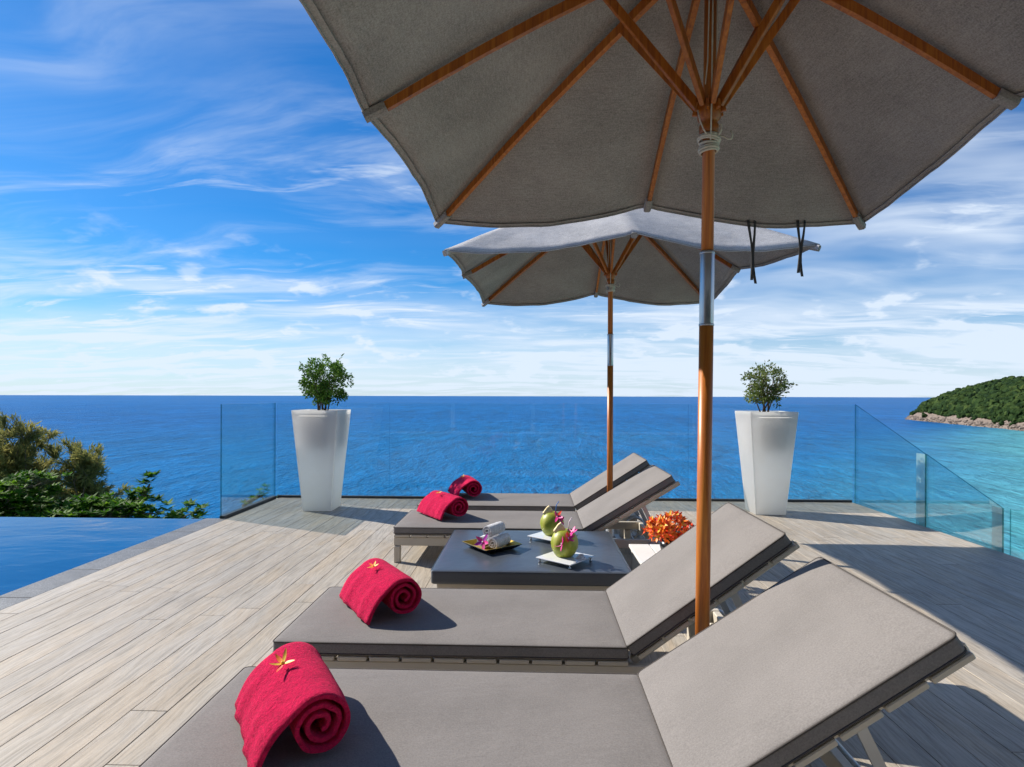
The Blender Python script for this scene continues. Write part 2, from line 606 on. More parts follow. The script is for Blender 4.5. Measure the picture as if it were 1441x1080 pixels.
def mk_vinyl():
    m, t = material('table_vinyl')
    P = t.n('ShaderNodeTexCoord').outputs['Object']
    n1 = t.noise(P, 2.4, 4, 0.55, 0.3)
    n2 = t.noise(P, 320, 3, 0.6)
    c = t.mix(t.rng(n1, 0.3, 0.7), (0.055, 0.066, 0.085), (0.072, 0.085, 0.105))
    nrm = t.bump(n2, 0.12, 0.001)
    nrm = t.bump(n1, 0.35, 0.03, nrm)
    out(t, pbsdf(t, c, 0.33, nrm, Specular_IOR_Level=0.6))
    return m


M_VINYL = mk_vinyl()


def mk_glass(name, tint, refl=0.5):
    m, t = material(name)
    tr = t.n('ShaderNodeBsdfTransparent', inp={'Color': (*tint, 1)})
    gl = t.n('ShaderNodeBsdfGlossy', inp={'Color': (1, 1, 1, 1), 'Roughness': 0.0})
    fr = t.n('ShaderNodeFresnel', inp={'IOR': 1.5})
    fac = t.math('MULTIPLY', fr.outputs[0], refl)
    mx = t.n('ShaderNodeMixShader', inp={0: fac, 1: tr.outputs[0], 2: gl.outputs[0]})
    out(t, mx.outputs[0])
    return m


M_GLASS = mk_glass('pane_glass', (0.925, 0.988, 0.982), 0.45)
M_GEDGE = mk_glass('glass_edge', (0.25, 0.50, 0.50), 0.9)
M_REFL_STRIP = None


def mk_refl_strip():  # milky white mix imitating a reflection on the glass
    m, t = material('pale_reflection')
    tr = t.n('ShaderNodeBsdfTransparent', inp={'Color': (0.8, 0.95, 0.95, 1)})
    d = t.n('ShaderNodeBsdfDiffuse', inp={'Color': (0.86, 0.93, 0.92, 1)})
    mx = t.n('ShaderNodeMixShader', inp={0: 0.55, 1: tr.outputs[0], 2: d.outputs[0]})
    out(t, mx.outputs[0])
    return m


M_REFL_STRIP = mk_refl_strip()
M_CHANNEL = simple('dark_channel', (0.05, 0.052, 0.055), 0.5, 0.1, 5)


def mk_planter():
    m, t = material('planter_plastic')
    P = t.n('ShaderNodeTexCoord').outputs['Object']
    n2 = t.noise(P, 5.0, 4, 0.6)
    c = t.mix(t.rng(n2, 0.3, 0.7), (0.95, 0.94, 0.915), (0.97, 0.965, 0.95))
    d = t.n('ShaderNodeBsdfDiffuse', inp={'Color': c})
    tr = t.n('ShaderNodeBsdfTranslucent', inp={'Color': c})
    mx = t.n('ShaderNodeMixShader', inp={0: 0.74, 1: d.outputs[0], 2: tr.outputs[0]})
    gl = t.n('ShaderNodeBsdfGlossy', inp={'Color': (1, 1, 1, 1), 'Roughness': 0.45})
    fr = t.n('ShaderNodeFresnel', inp={'IOR': 1.35})
    m2 = t.n('ShaderNodeMixShader', inp={0: t.math('MULTIPLY', fr.outputs[0], 0.5), 1: mx.outputs[0], 2: gl.outputs[0]})
    out(t, m2.outputs[0])
    return m


M_PLANTER = mk_planter()
M_TUB = simple('grey_tub', (0.42, 0.42, 0.43), 0.7, 0.1, 10)
M_SOIL = simple('soil', (0.055, 0.042, 0.033), 0.95, 0.3, 40, 0.6, 60)


def mk_leaf(name, c0, c1, c2, trans=0.3):
    m, t = material(name)
    a = t.n('ShaderNodeAttribute', attribute_name='tint')
    fac = a.outputs['Fac']
    c = t.ramp(fac, [(0.0, c0), (0.5, c1), (1.0, c2)])
    d = pbsdf(t, c, 0.6, None, Specular_IOR_Level=0.12)
    tr = t.n('ShaderNodeBsdfTranslucent', inp={'Color': c})
    mx = t.n('ShaderNodeMixShader', inp={0: trans, 1: d, 2: tr.outputs[0]})
    out(t, mx.outputs[0])
    return m


M_LEAF_D = mk_leaf('shrub_leaf', (0.050, 0.120, 0.016), (0.105, 0.225, 0.030), (0.20, 0.34, 0.060))
M_LEAF_L = mk_leaf('shrub_leaf_olive', (0.085, 0.130, 0.028), (0.150, 0.205, 0.050), (0.24, 0.28, 0.095))
M_LEAF_C = mk_leaf('casuarina_leaf', (0.12, 0.14, 0.05), (0.24, 0.24, 0.075), (0.40, 0.36, 0.11), 0.5)
M_LEAF_A = mk_leaf('almond_leaf', (0.022, 0.075, 0.006), (0.065, 0.18, 0.010), (0.18, 0.32, 0.024), 0.4)
M_BARK = simple('bark', (0.16, 0.12, 0.085), 0.9, 0.25, 20, 0.5, 60)


def mk_forest():
    m, t = material('forest_canopy')
    P = t.n('ShaderNodeNewGeometry').outputs['Position']
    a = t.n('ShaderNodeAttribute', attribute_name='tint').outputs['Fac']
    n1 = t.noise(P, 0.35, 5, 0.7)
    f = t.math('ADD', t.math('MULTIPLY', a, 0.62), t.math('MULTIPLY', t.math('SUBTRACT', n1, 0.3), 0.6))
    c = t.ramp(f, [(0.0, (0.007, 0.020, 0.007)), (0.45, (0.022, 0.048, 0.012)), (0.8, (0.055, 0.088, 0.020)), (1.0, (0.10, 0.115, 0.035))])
    n2 = t.noise(P, 1.1, 4, 0.7)
    out(t, pbsdf(t, c, 0.8, t.bump(n2, 1.0, 1.2), Specular_IOR_Level=0.1))
    return m


M_FOREST = mk_forest()
M_ROCK = None


def mk_rock():
    m, t = material('shore_rock')
    P = t.n('ShaderNodeNewGeometry').outputs['Position']
    n1 = t.noise(P, 0.35, 5, 0.65)
    n2 = t.noise(P, 1.4, 4, 0.65)
    c = t.ramp(n1, [(0.3, (0.09, 0.07, 0.058)), (0.5, (0.20, 0.155, 0.125)), (0.75, (0.32, 0.26, 0.21))])
    out(t, pbsdf(t, c, 0.85, t.bump(n2, 0.8, 0.6)))
    return m


M_ROCK = mk_rock()


def mk_hill():
    m, t = material('hillside_ground')
    P = t.n('ShaderNodeNewGeometry').outputs['Position']
    n1 = t.noise(P, 0.2, 6, 0.65)
    c = t.ramp(n1, [(0.3, (0.03, 0.05, 0.015)), (0.55, (0.06, 0.085, 0.025)), (0.75, (0.16, 0.13, 0.09))])
    out(t, pbsdf(t, c, 0.9, t.bump(n1, 1.0, 0.6)))
    return m


M_HILL = mk_hill()
M_GOLD = simple('gold_leaf_lacquer', (0.62, 0.42, 0.06), 0.32, 0.12, 15, Metallic=0.55)
M_BLACK = simple('black_lacquer', (0.012, 0.012, 0.013), 0.25, 0.1, 10)
M_PLATE = simple('white_plate', (0.74, 0.75, 0.77), 0.12, 0.04, 6, Specular_IOR_Level=0.7)
M_WHITE = simple('white_paint', (0.80, 0.80, 0.79), 0.4, 0.05, 6)


def mk_coco():
    m, t = material('coconut_husk')
    P = t.n('ShaderNodeTexCoord').outputs['Object']
    n1 = t.noise(t.mapping(P, scale=(1, 1, 0.35)), 26, 4, 0.6, 0.3)
    n2 = t.noise(P, 9, 4, 0.6)
    c = t.ramp(n1, [(0.3, (0.19, 0.24, 0.018)), (0.55, (0.34, 0.37, 0.035)), (0.75, (0.50, 0.47, 0.09))])
    c = t.mix(t.rng(n2, 0.58, 0.75, 0, 0.6), c, (0.34, 0.26, 0.07))
    out(t, pbsdf(t, c, 0.42, t.bump(n1, 0.3, 0.004)))
    return m


M_COCO = mk_coco()
M_FLESH = simple('coconut_flesh', (0.80, 0.66, 0.36), 0.6, 0.15, 40, 0.3, 200)
M_PINK = simple('orchid_pink', (0.72, 0.02, 0.26), 0.5, 0.2, 60, Subsurface_Weight=0.1)
M_PURPLE = simple('orchid_purple', (0.50, 0.02, 0.42), 0.5, 0.2, 60)
M_LIPW = simple('orchid_white', (0.85, 0.72, 0.78), 0.5, 0.1, 60)
M_BLUEP = simple('blue_paper', (0.06, 0.22, 0.60), 0.6, 0.1, 60)
M_YPET = simple('petal_yellow', (0.85, 0.52, 0.05), 0.5, 0.2, 60)
M_OPET = simple('petal_orange', (0.95, 0.22, 0.015), 0.5, 0.2, 60)
M_RPET = simple('petal_red', (0.86, 0.06, 0.012), 0.5, 0.2, 60)
M_VASE = simple('dark_vase', (0.02, 0.02, 0.021), 0.3, 0.1, 10)


# ------------------------------------------------------------------ sea, hillside, headland
SEA_Z = -40.0


def build_sea():
    mb = MB()
    radii = [40, 120, 250, 500, 1000, 2500, 6000, 15000, 40000]
    seg = 64
    vs = [Vector((0, 0, SEA_Z))]
    fs = []
    for r in radii:
        for k in range(seg):
            a = 2 * PI * k / seg
            vs.append(Vector((r * math.cos(a), r * math.sin(a), SEA_Z)))
    for k in range(seg):
        fs.append((0, 1 + k, 1 + (k + 1) % seg))
    for i in range(len(radii) - 1):
        for k in range(seg):
            a0 = 1 + i * seg
            a1 = a0 + seg
            fs.append((a0 + k, a1 + k, a1 + (k + 1) % seg, a0 + (k + 1) % seg))
    mb.add(vs, fs, 0, True)
    tag(mb.build('sea', M_SEA), kind='structure')


build_sea()


def build_hillside():
    mb = MB()
    nx, ny = 60, 60
    x0, x1, y0, y1 = -150, 60, -60, 75
    vs, fs = [], []
    for j in range(ny + 1):
        for i in range(nx + 1):
            x = x0 + (x1 - x0) * i / nx
            y = y0 + (y1 - y0) * j / ny
            dx = max(0, x - 3.0, -9.5 - x)
            dy = max(0, y - 6.0)
            d = math.hypot(dx, dy)
            z = -2.6 - 0.95 * d + 1.2 * noise.noise(Vector((x * .12, y * .12, 0))) * min(1, d * .1)
            vs.append((x, y, max(z, SEA_Z - 4)))
    for j in range(ny):
        for i in range(nx):
            a = j * (nx + 1) + i
            fs.append((a, a + 1, a + nx + 2, a + nx + 1))
    mb.add(vs, fs, 0, True)
    tag(mb.build('hillside', M_HILL), kind='structure')


build_hillside()


def land_d(x, y):
    xs = 592 + (y - 723) * 0.215
    wob = 6 * noise.noise(Vector((x * .012, y * .012, 3.3))) + 5 * noise.noise(Vector((x * .04, y * .04, 1.3)))
    d1 = (x - xs) * 0.974 + wob
    d2 = (1119 + (x - 687) * 1.45 - y) * 0.568 + wob
    return min(d1, d2)


def land_h(x, y):
    d = land_d(x, y)
    if d < 0:
        return max(-6.0, d * 0.5)
    h = 74 * (1 - math.exp(-d * 0.82 / 74)) + min(d, 300) * .03
    h += min(1, d / 60) * 5 * noise.noise(Vector((x * .010, y * .010, 7.0)))
    return h


def build_headland():
    mb = MB()
    nx, ny = 110, 110
    x0, x1, y0, y1 = 540, 1500, 520, 1900
    vs, fs = [], []
    for j in range(ny + 1):
        for i in range(nx + 1):
            x = x0 + (x1 - x0) * (i / nx) ** 1.5
            y = y0 + (y1 - y0) * j / ny
            vs.append((x, y, SEA_Z + land_h(x, y)))
    for j in range(ny):
        for i in range(nx):
            a = j * (nx + 1) + i
            fs.append((a, a + 1, a + nx + 2, a + nx + 1))
    mb.add(vs, fs, 0, True)
    tag(mb.build('headland', M_ROCK), kind='structure')
    # canopy of the wood: thousands of lumpy crowns read as one mass
    rng = random.Random(11)
    bm = bmesh.new()
    bmesh.ops.create_icosphere(bm, subdivisions=2, radius=1)
    sv = [v.co.copy() for v in bm.verts]
    sf = [tuple(v.index for v in f.verts) for f in bm.faces]
    bm.free()
    V, F, T = [], [], []
    n = 0
    tries = 0
    while n < 5200 and tries < 90000:
        tries += 1
        if rng.random() < .75:
            y = rng.uniform(620, 1130)
            x = 595 + (y - 723) * 0.232 + 8 + 150 * rng.random() ** 1.3
        else:
            y = rng.uniform(560, 1650)
            x = y * rng.uniform(0.60, 0.93)
        if not (.59 < x / y < .95):
            continue
        d = land_d(x, y)
        if d < 5.0 or d > 420:
            continue
        if d > 200 and rng.random() < 0.5:
            continue
        h = land_h(x, y)
        r = rng.choice((rng.uniform(2.0, 3.6), rng.uniform(3.2, 5.2), rng.uniform(4.5, 7.5))) * (0.62 if d < 22 else 1)
        tint = min(1, max(0, rng.gauss(.45, .28)))
        sz = rng.uniform(.75, 1.15)
        ph = Vector((rng.uniform(0, 99), rng.uniform(0, 99), rng.uniform(0, 99)))
        b = len(V)
        for p in sv:
            k = 1 + .55 * noise.noise(p * 1.6 + ph) + .25 * noise.noise(p * 4 + ph)
            q = p * (r * k)
            V.append((x + q.x, y + q.y, SEA_Z + h + r * .45 + q.z * sz))
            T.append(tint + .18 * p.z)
        for f in sf:
            F.append((b + f[0], b + f[1], b + f[2]))
        n += 1
    me = bpy.data.meshes.new('headland_forest')
    me.from_pydata(V, [], F)
    at = me.attributes.new('tint', 'FLOAT', 'POINT')
    at.data.foreach_set('value', T)
    me.update()
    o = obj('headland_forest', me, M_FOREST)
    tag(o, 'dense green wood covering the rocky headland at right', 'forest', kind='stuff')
    # boulders along the waterline
    bm = bmesh.new()
    bmesh.ops.create_icosphere(bm, subdivisions=1, radius=1)
    sv = [v.co.copy() for v in bm.verts]
    sf = [tuple(v.index for v in f.verts) for f in bm.faces]
    bm.free()
    mb = MB()
    n = 0
    tries = 0
    while n < 560 and tries < 200000:
        tries += 1
        y = rng.uniform(560, 1180)
        xs = 595 + (y - 723) * 0.232
        x = xs + rng.uniform(-18, 40)
        d = land_d(x, y)
        if not (-3 < d < 8):
            continue
        r = rng.uniform(.8, 3.4) * (1.0 if d > 2 else .7)
        h = land_h(x, y)
        E = Euler((rng.uniform(0, 6), rng.uniform(0, 6), rng.uniform(0, 6))).to_matrix()
        sx, sy, sz = rng.uniform(.7, 1.5), rng.uniform(.7, 1.5), rng.uniform(.5, .9)
        ph = Vector((rng.uniform(0, 99), rng.uniform(0, 99), 0))
        vs = []
        for p in sv:
            q = E @ (p * (1 + .5 * noise.noise(p * 1.3 + ph)))
            vs.append((x + q.x * r * sx, y + q.y * r * sy, SEA_Z + max(h, -.3) + q.z * r * sz))
        mb.add(vs, sf, 0, False)
        n += 1
    o = mb.build('shore_rocks', M_ROCK)
    tag(o, 'pale brown boulders along the waterline of the headland', 'rocks', kind='stuff')


build_headland()

# ------------------------------------------------------------------ deck
DX0, DX1, DY0, DY1 = -3.10, 3.80, -2.4, 7.22


def build_deck():
    mb = MB()
    mb.box(DX0 - .14, DX1 + .03, DY0, DY1 + .06, -0.55, -0.016)
    deck = mb.build('deck', M_CONC)
    tag(deck, kind='structure')
    g = MB()
    g.box(DX0, DX1, DY0, DY1, -0.0155, -0.006)
    g.build('grout_bed', M_GROUT, deck)
    rng = random.Random(5)
    PW, GAP = 0.150, 0.0018
    rows = int(round((DX1 - DX0) / PW))
    PW = (DX1 - DX0) / rows
    cache = {}
    YS = 0.75
    rest = MB()
    for r in range(rows):
        xc = DX0 + PW * (r + .5)
        y = YS - rng.uniform(0.0, 1.0)
        # hidden strip behind the camera
        yy = DY0
        while yy < y - .01:
            y2 = min(yy + 1.2, y)
            rest.box(xc - PW / 2 + GAP / 2, xc + PW / 2 - GAP / 2, yy + .0015, y2 - .0015, -0.008, 0)
            yy = y2
        while y < DY1 - .02:
            L = 1.6
            y2 = y + L
            if y2 > DY1 - .18:
                y2 = DY1
            L = round(y2 - y, 2)
            key = L
            if key not in cache:
                cache[key] = bevel_box_mesh('plank', -PW / 2 + GAP / 2, PW / 2 - GAP / 2, -L / 2 + .0015, L / 2 - .0015, -0.012, 0, 0.0016, M_DECK, 1)
            obj('plank', cache[key], None, deck, (xc, y + L / 2, rng.uniform(-.0006, .0006)))
            y = y2
    o = rest.build('plank_field', M_DECK, deck)
    o['kind'] = 'stuff'


build_deck()


def build_pool():
    # coping stones along the deck
    root = MB()
    root.box(-3.34, -3.105, -2.4, 6.02, -0.5, -0.045)
    cp = root.build('pool_coping', M_CONC)
    tag(cp, kind='structure')
    y = -2.4
    me = bevel_box_mesh('coping_stone', -.1165, .1165, -.297, .297, -.04, 0, .004, M_GRAN, 1)
    while y < 6.0 - .3:
        obj('coping_stone', me, None, cp, (-3.2225, y + .3, -0.003))
        y += .6
    me2 = bevel_box_mesh('coping_stone', -.1165, .1165, -.008, .008, -.04, 0, .002, M_GRAN, 1)
    # water
    mb = MB()
    nx, ny = 40, 40
    vs, fs = [], []
    for j in range(ny + 1):
        for i in range(nx + 1):
            vs.append((-14 + (14 - 3.342) * i / nx, -2.4 + (6.05 + 2.4) * j / ny, -0.022))
    for j in range(ny):
        for i in range(nx):
            a = j * (nx + 1) + i
            fs.append((a, a + 1, a + nx + 2, a + nx + 1))
    mb.add(vs, fs, 0, True)
    # water film spilling over the vanishing edge
    mb.add([(-14, 6.05, -.022), (-3.342, 6.05, -.022), (-3.342, 6.075, -.05), (-14, 6.075, -.05)], [(0, 1, 2, 3)])
    tag(mb.build('pool_water', M_POOL), kind='structure')
    mb = MB()
    mb.box(-14.2, -3.345, 5.9, 6.07, -2.2, -0.052)
    mb.box(-14.2, -14.0, -2.4, 5.9, -2.2, -0.02)
    mb.box(-14.0, -3.345, -2.4, 5.9, -2.2, -1.6)
    tag(mb.build('pool_wall', M_GRAN), kind='structure')


build_pool()


# ------------------------------------------------------------------ glass balustrades
def pane(parent, p0, p1, zb0, zt0, zb1, zt1, th=0.015):
    """upright glass pane between two ground points; its top may rake"""
    p0, p1 = Vector((*p0, 0)), Vector((*p1, 0))
    t = (p1 - p0).normalized()
    n = Vector((-t.y, t.x, 0)) * th / 2
    a = [p0 + Vector((0, 0, zb0)), p1 + Vector((0, 0, zb1)), p1 + Vector((0, 0, zt1)), p0 + Vector((0, 0, zt0))]
    vs = [q - n for q in a] + [q + n for q in a]
    mb = MB()
    mb.add(vs, [(0, 1, 2, 3), (7, 6, 5, 4)], 0)
    mb.add(vs, [(1, 0, 4, 5), (2, 1, 5, 6), (3, 2, 6, 7), (0, 3, 7, 4)], 1)
    return mb.build('pane', [M_GLASS, M_GEDGE], parent)


def build_glass():
    ZT = 1.165
    # left return beside the pool
    g = empty('glass_balustrade', (-3.19, 6.6, 0))
    tag(g, 'short clear glass balustrade between the pool end and left planter', 'balustrade', 'glass balustrades round the deck')
    def to(o):
        o.matrix_parent_inverse = g.matrix_basis.inverted()
    o = pane(g, (-3.17, 5.97), (-3.17, 7.24), -.012, ZT, -.012, ZT); to(o)
    mb = MB(); mb.box(-3.195, -3.145, 5.99, 7.235, -.010, .022)
    to(mb.build('base_channel', M_CHANNEL, g))
    # back
    g2 = empty('glass_balustrade', (0.3, 7.26, 0))
    g = g2
    tag(g, 'long clear glass balustrade along the seaward edge of the deck', 'balustrade', 'glass balustrades round the deck')
    xs = [-3.155, -1.75, -.94, .47, 1.87, 2.95, 3.83]
    for a, b in zip(xs[:-1], xs[1:]):
        to(pane(g, (a + .004, 7.265), (b - .004, 7.265), -.012, ZT, -.012, ZT))
    mb = MB(); mb.box(-3.14, 3.80, 7.24, 7.29, -.010, .024)
    to(mb.build('base_channel', M_CHANNEL, g))
    # right, raked
    g = empty('glass_balustrade', (3.86, 6.1, 0))
    tag(g, 'clear glass balustrade with sloping top along the right deck edge', 'balustrade', 'glass balustrades round the deck')
    y0, y1 = 7.262, 5.02
    def zt(y):
        k = (y - y1) / (y0 - y1)
        return .35 + (ZT - .35) * k
    ym = 5.98
    to(pane(g, (3.846, y0), (3.846, ym + .004), -.35, zt(y0), -.35, zt(ym)))
    to(pane(g, (3.846, ym - .004), (3.846, y1), -.35, zt(ym), -.35, zt(y1)))
    for ya, yb in ((ym + .012, ym + .16), (y1 + .01, y1 + .13)):  # pale strips built in to stand for reflections in the panes
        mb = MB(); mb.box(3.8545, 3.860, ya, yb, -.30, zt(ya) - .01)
        to(mb.build('reflection_strip', M_REFL_STRIP, g))
    mb = MB(); mb.box(3.835, 3.862, 5.03, 7.255, -.42, -.352)
    to(mb.build('base_channel', M_CHANNEL, g))
    # lower run heading away to the right
    g = empty('glass_balustrade', (4.6, 5.0, -.8))
    tag(g, 'low glass balustrade of the terrace below, at the right edge', 'balustrade', 'glass balustrades round the deck')
    to(pane(g, (3.89, 5.0), (5.2, 5.0), -.9, .345, -.9, .345))
    to(pane(g, (5.21, 5.0), (6.6, 5.0), -.9, .345, -.9, .345))
    mb = MB(); mb.box(3.86, 6.62, 4.975, 5.025, -.96, -.905)
    to(mb.build('base_channel', M_CHANNEL, g))


build_glass()


def build_terrace():
    mb = MB()
    mb.box(3.87, 7.0, -2.4, 5.2, -1.25, -.962)
    tag(mb.build('lower_terrace', M_CONC), kind='structure')


build_terrace()


def build_villa():
    """the house the picture is taken from; the balustrades mirror it"""
    v = empty('villa', (0, -5.0, 0))
    tag(v, 'timber and glass villa behind the viewer, mirrored in the balustrades', 'villa')
    def part(name, mat, *boxes):
        mb = MB()
        for b in boxes:
            mb.box(b[0], b[1], b[2] + 5.0, b[3] + 5.0, b[4], b[5])
        return mb.build(name, mat, v)
    part('wall', M_TIMBER, (-10, -5.2, -9, -4.6, -.5, 6.4), (5.2, 10, -9, -4.6, -.5, 6.4), (-5.2, 5.2, -9, -4.6, 2.95, 3.5))
    part('roof', M_WHITE, (-10.6, 10.6, -9.4, -3.4, 6.41, 6.7))
    part('balcony_slab', M_WHITE, (-5.6, 5.6, -4.59, -3.2, 3.10, 3.32))
    for z0, z1 in ((0.02, 2.94), (3.52, 6.38)):
        for k in range(4):
            x = -5.19 + k * 2.595
            d = part('sliding_door', M_DARKGLASS, (x + .07, x + 2.525, -4.84, -4.80, z0 + .07, z1 - .07))
            mb = MB()
            for b in ((x, x + .068, z0, z1), (x + 2.527, x + 2.594, z0, z1), (x + .068, x + 2.527, z0, z0 + .068), (x + .068, x + 2.527, z1 - .068, z1)):
                mb.box(b[0], b[1], .16, .24, b[2], b[3])
            mb.build('door_frame', M_WHITE, d)


M_TIMBER = simple('dark_timber', (0.16, 0.10, 0.06), 0.6, 0.25, 6)
M_DARKGLASS = simple('dark_glazing', (0.02, 0.024, 0.028), 0.05, 0.1, 2)
build_villa()


# ------------------------------------------------------------------ loungers
def rrect(hx, hy, r, n=4):
    pts = []
    for cx, cy, a0 in ((hx - r, hy - r, 0), (-hx + r, hy - r, 90), (-hx + r, -hy + r, 180), (hx - r, -hy + r, 270)):
        for k in range(n + 1):
            a = R(a0 + 90 * k / n)
            pts.append((cx + r * math.cos(a), cy + r * math.sin(a)))
    return pts


def cushion_mesh(name, L, W, T, mat, puff=.004, rad=.018):
    """pad with its base at z=0, centred in x and y"""
    hx, hy = L / 2, W / 2
    prof = [(.016, 0), (.006, .002), (.001, .008), (0, .016), (.0, T * .5), (0, T - .012), (.001, T - .006), (.004, T - .002), (.010, T),
            (.03, T + puff * .35), (.07, T + puff * .75), (.14, T + puff), (.25, T + puff)]
    mb = MB()
    rings = []
    for ins, z in prof:
        rr = max(.004, rad - ins * .4)
        rings.append([Vector((x, y, z)) for x, y in rrect(hx - ins, hy - ins, rr)])
    mb.loft(rings, True, True, True, 0, True)
    for i in range(len(mb.sm)):
        mb.sm[i] = True
    rngs = Vector((L * 7, W * 3, 0))
    for i, v in enumerate(mb.v):
        v = Vector(v)
        k = noise.noise(v * 6 + rngs) * .0016
        mb.v[i] = (v.x, v.y + k * .6, v.z + (k if v.z > T * .8 else 0))
    return mb.mesh(name, mat)


def piping_mesh(name, L, W, T, mat):
    mb = MB()
    pts = [Vector((x, y, T - .004)) for x, y in rrect(L / 2 - .0005, W / 2 - .0005, .018)]
    pts.append(pts[0]); pts.append(pts[1])
    mb.tube(pts, .0032, 6, 0, False)
    return mb.mesh(name, mat)


CW = 0.69      # lounger width
SEAT_L = 1.435
BACK_L = 0.768
TH = 0.057
FX = -1.05     # foot end
HX = 0.385     # hinge
MESH = {}


def cached(key, fn):
    if key not in MESH:
        MESH[key] = fn()
    return MESH[key]


def lounger(y_near, ang, label):
    yc = y_near + CW / 2
    root = empty('sun_lounger', (0, yc, 0))
    tag(root, label, 'sun lounger', 'grey sun loungers side by side on the deck')
    # seat
    zc = .213
    sc = obj('seat_cushion', cached('seat', lambda: cushion_mesh('seat_cushion', SEAT_L - .006, CW, TH, M_CUSH)), None, root, ((FX + HX) / 2, 0, zc))
    obj('piping', cached('seatpipe', lambda: piping_mesh('piping', SEAT_L - .006, CW, TH, M_PIPE)), None, sc)
    obj('piping', cached('seatpipe', None), None, sc, (0, 0, -TH + .014))
    # slats across
    n = 11
    pitch = (HX - FX) / n
    sl = cached('slat', lambda: bevel_box_mesh('slat', -pitch / 2 + .006, pitch / 2 - .006, -CW / 2 + .004, CW / 2 - .004, -.018, 0, .003, M_FRAME, 1))
    for i in range(n):
        obj('slat', sl, None, root, (FX + pitch * (i + .5), 0, zc - .002))
    # rails
    def rail():
        return bevel_box_mesh('side_rail', FX + .004, HX + .55, -.0175, .0175, .128, .191, .004, M_FRAME, 1)
    for s in (-1, 1):
        obj('side_rail', cached('rail', rail), None, root, (0, s * (CW / 2 - .03), 0))
    def endr():
        return bevel_box_mesh('end_rail', -.0175, .0175, -CW / 2 + .049, CW / 2 - .049, .130, .189, .004, M_FRAME, 1)
    for x in (FX + .023, HX + .53):
        obj('end_rail', cached('endr', endr), None, root, (x, 0, 0))
    def leg():
        return bevel_box_mesh('leg', -.024, .024, -.024, .024, 0, .1265, .004, M_FRAME, 1)
    for x in (FX + .03, HX + .42):
        for s in (-1, 1):
            obj('leg', cached('leg', leg), None, root, (x, s * (CW / 2 - .03), 0))
    # backrest: everything in a tilted local frame hung on its hinge
    def put(name, me, x, y, z, par):
        o = obj(name, me, None, par)
        M = Matrix.Translation((HX, 0, zc)) @ Matrix.Rotation(-ang, 4, 'Y') @ Matrix.Translation((x, y, z))
        o.matrix_local = M
        return o
    bc = put('back_cushion', cached('back', lambda: cushion_mesh('back_cushion', BACK_L, CW, TH, M_CUSH, .005)), BACK_L / 2 + .022, 0, 0, root)
    obj('piping', cached('backpipe', lambda: piping_mesh('piping', BACK_L, CW, TH, M_PIPE)), None, bc)
    obj('piping', cached('backpipe', None), None, bc, (0, 0, -TH + .014))
    nb = 6
    bp = (BACK_L + .004) / nb
    bs = cached('bslat', lambda: bevel_box_mesh('back_slat', -bp / 2 + .006, bp / 2 - .006, -CW / 2 + .004, CW / 2 - .004, -.018, 0, .003, M_FRAME, 1))
    for i in range(nb):
        put('back_slat', bs, .03 + bp * (i + .5), 0, -.003, root)
    def brail():
        return bevel_box_mesh('back_rail', .0, BACK_L + .05, -.014, .014, -.032, 0, .003, M_FRAME, 1)
    for s in (-1, 1):
        put('back_rail', cached('brail', brail), .0, s * (CW / 2 - .085), -.0225, root)
    # folding prop
    ca, sa = math.cos(ang), math.sin(ang)
    for s in (-1, 1):
        px = HX + ca * .50 + sa * .05
        pz = zc + sa * .50 - ca * .05
        mb = MB()
        yy = s * (CW / 2 - .125)
        mb.bar((px, yy, pz), (HX + .60 - .02, yy, .17), .030, .010, Vector((0, 1, 0)))
        mb.build('prop', M_BRACKET, root)
    mb = MB()
    mb.tube([(HX + .58, -CW / 2 + .05, .16), (HX + .58, CW / 2 - .05, .16)], .009, 8)
    mb.build('prop_bar', M_BRACKET, root)
    # wheels at the head end
    def wheel():
        mb = MB()
        rings = []
        for k in range(28):
            a = 2 * PI * k / 28
            c, s_ = math.cos(a), math.sin(a)
            rings.append([Vector((c * (.082 + .012 * math.cos(b)), .012 * math.sin(b), s_ * (.082 + .012 * math.cos(b)))) for b in [2 * PI * q / 8 for q in range(8)]])
        rings.append(rings[0])
        mb.loft(rings, True, False, False)
        return mb.mesh('tyre', M_BRACKET)
    def hubm():
        mb = MB()
        M = Matrix.Rotation(R(90), 4, 'X')
        mb.lathe([(.016, -.014), (.020, -.010), (.020, .010), (.016, .014)], 14, 0, M)
        for k in range(5):
            a = 2 * PI * k / 5 + .3
            mb.bar((.012 * math.cos(a), 0, .012 * math.sin(a)), (.075 * math.cos(a), 0, .075 * math.sin(a)), .008, .012, Vector((0, 1, 0)))
        return mb.mesh('wheel_hub', M_FRAME)
    for s in (-1, 1):
        wl = obj('wheel', cached('tyre', wheel), None, root, (HX + .53, s * (CW / 2 + .004), .094))
        obj('wheel_hub', cached('hubm', hubm), None, wl)
    return root


L1 = lounger(1.455, R(33.6), 'grey sun lounger nearest the camera, cut off by the lower picture edge')
L2 = lounger(2.365, R(36.3), 'grey sun lounger between the nearest lounger and the dark square table')
L3 = lounger(4.45, R(31.5), 'grey sun lounger directly behind the dark square table')
L4 = lounger(5.36, R(33.0), 'grey sun lounger farthest back, closest to the glass balustrade')


# ------------------------------------------------------------------ umbrellas
HALF = 1.22
APEX = 3.01
Z_CORNER, Z_MID = 2.265, 2.36


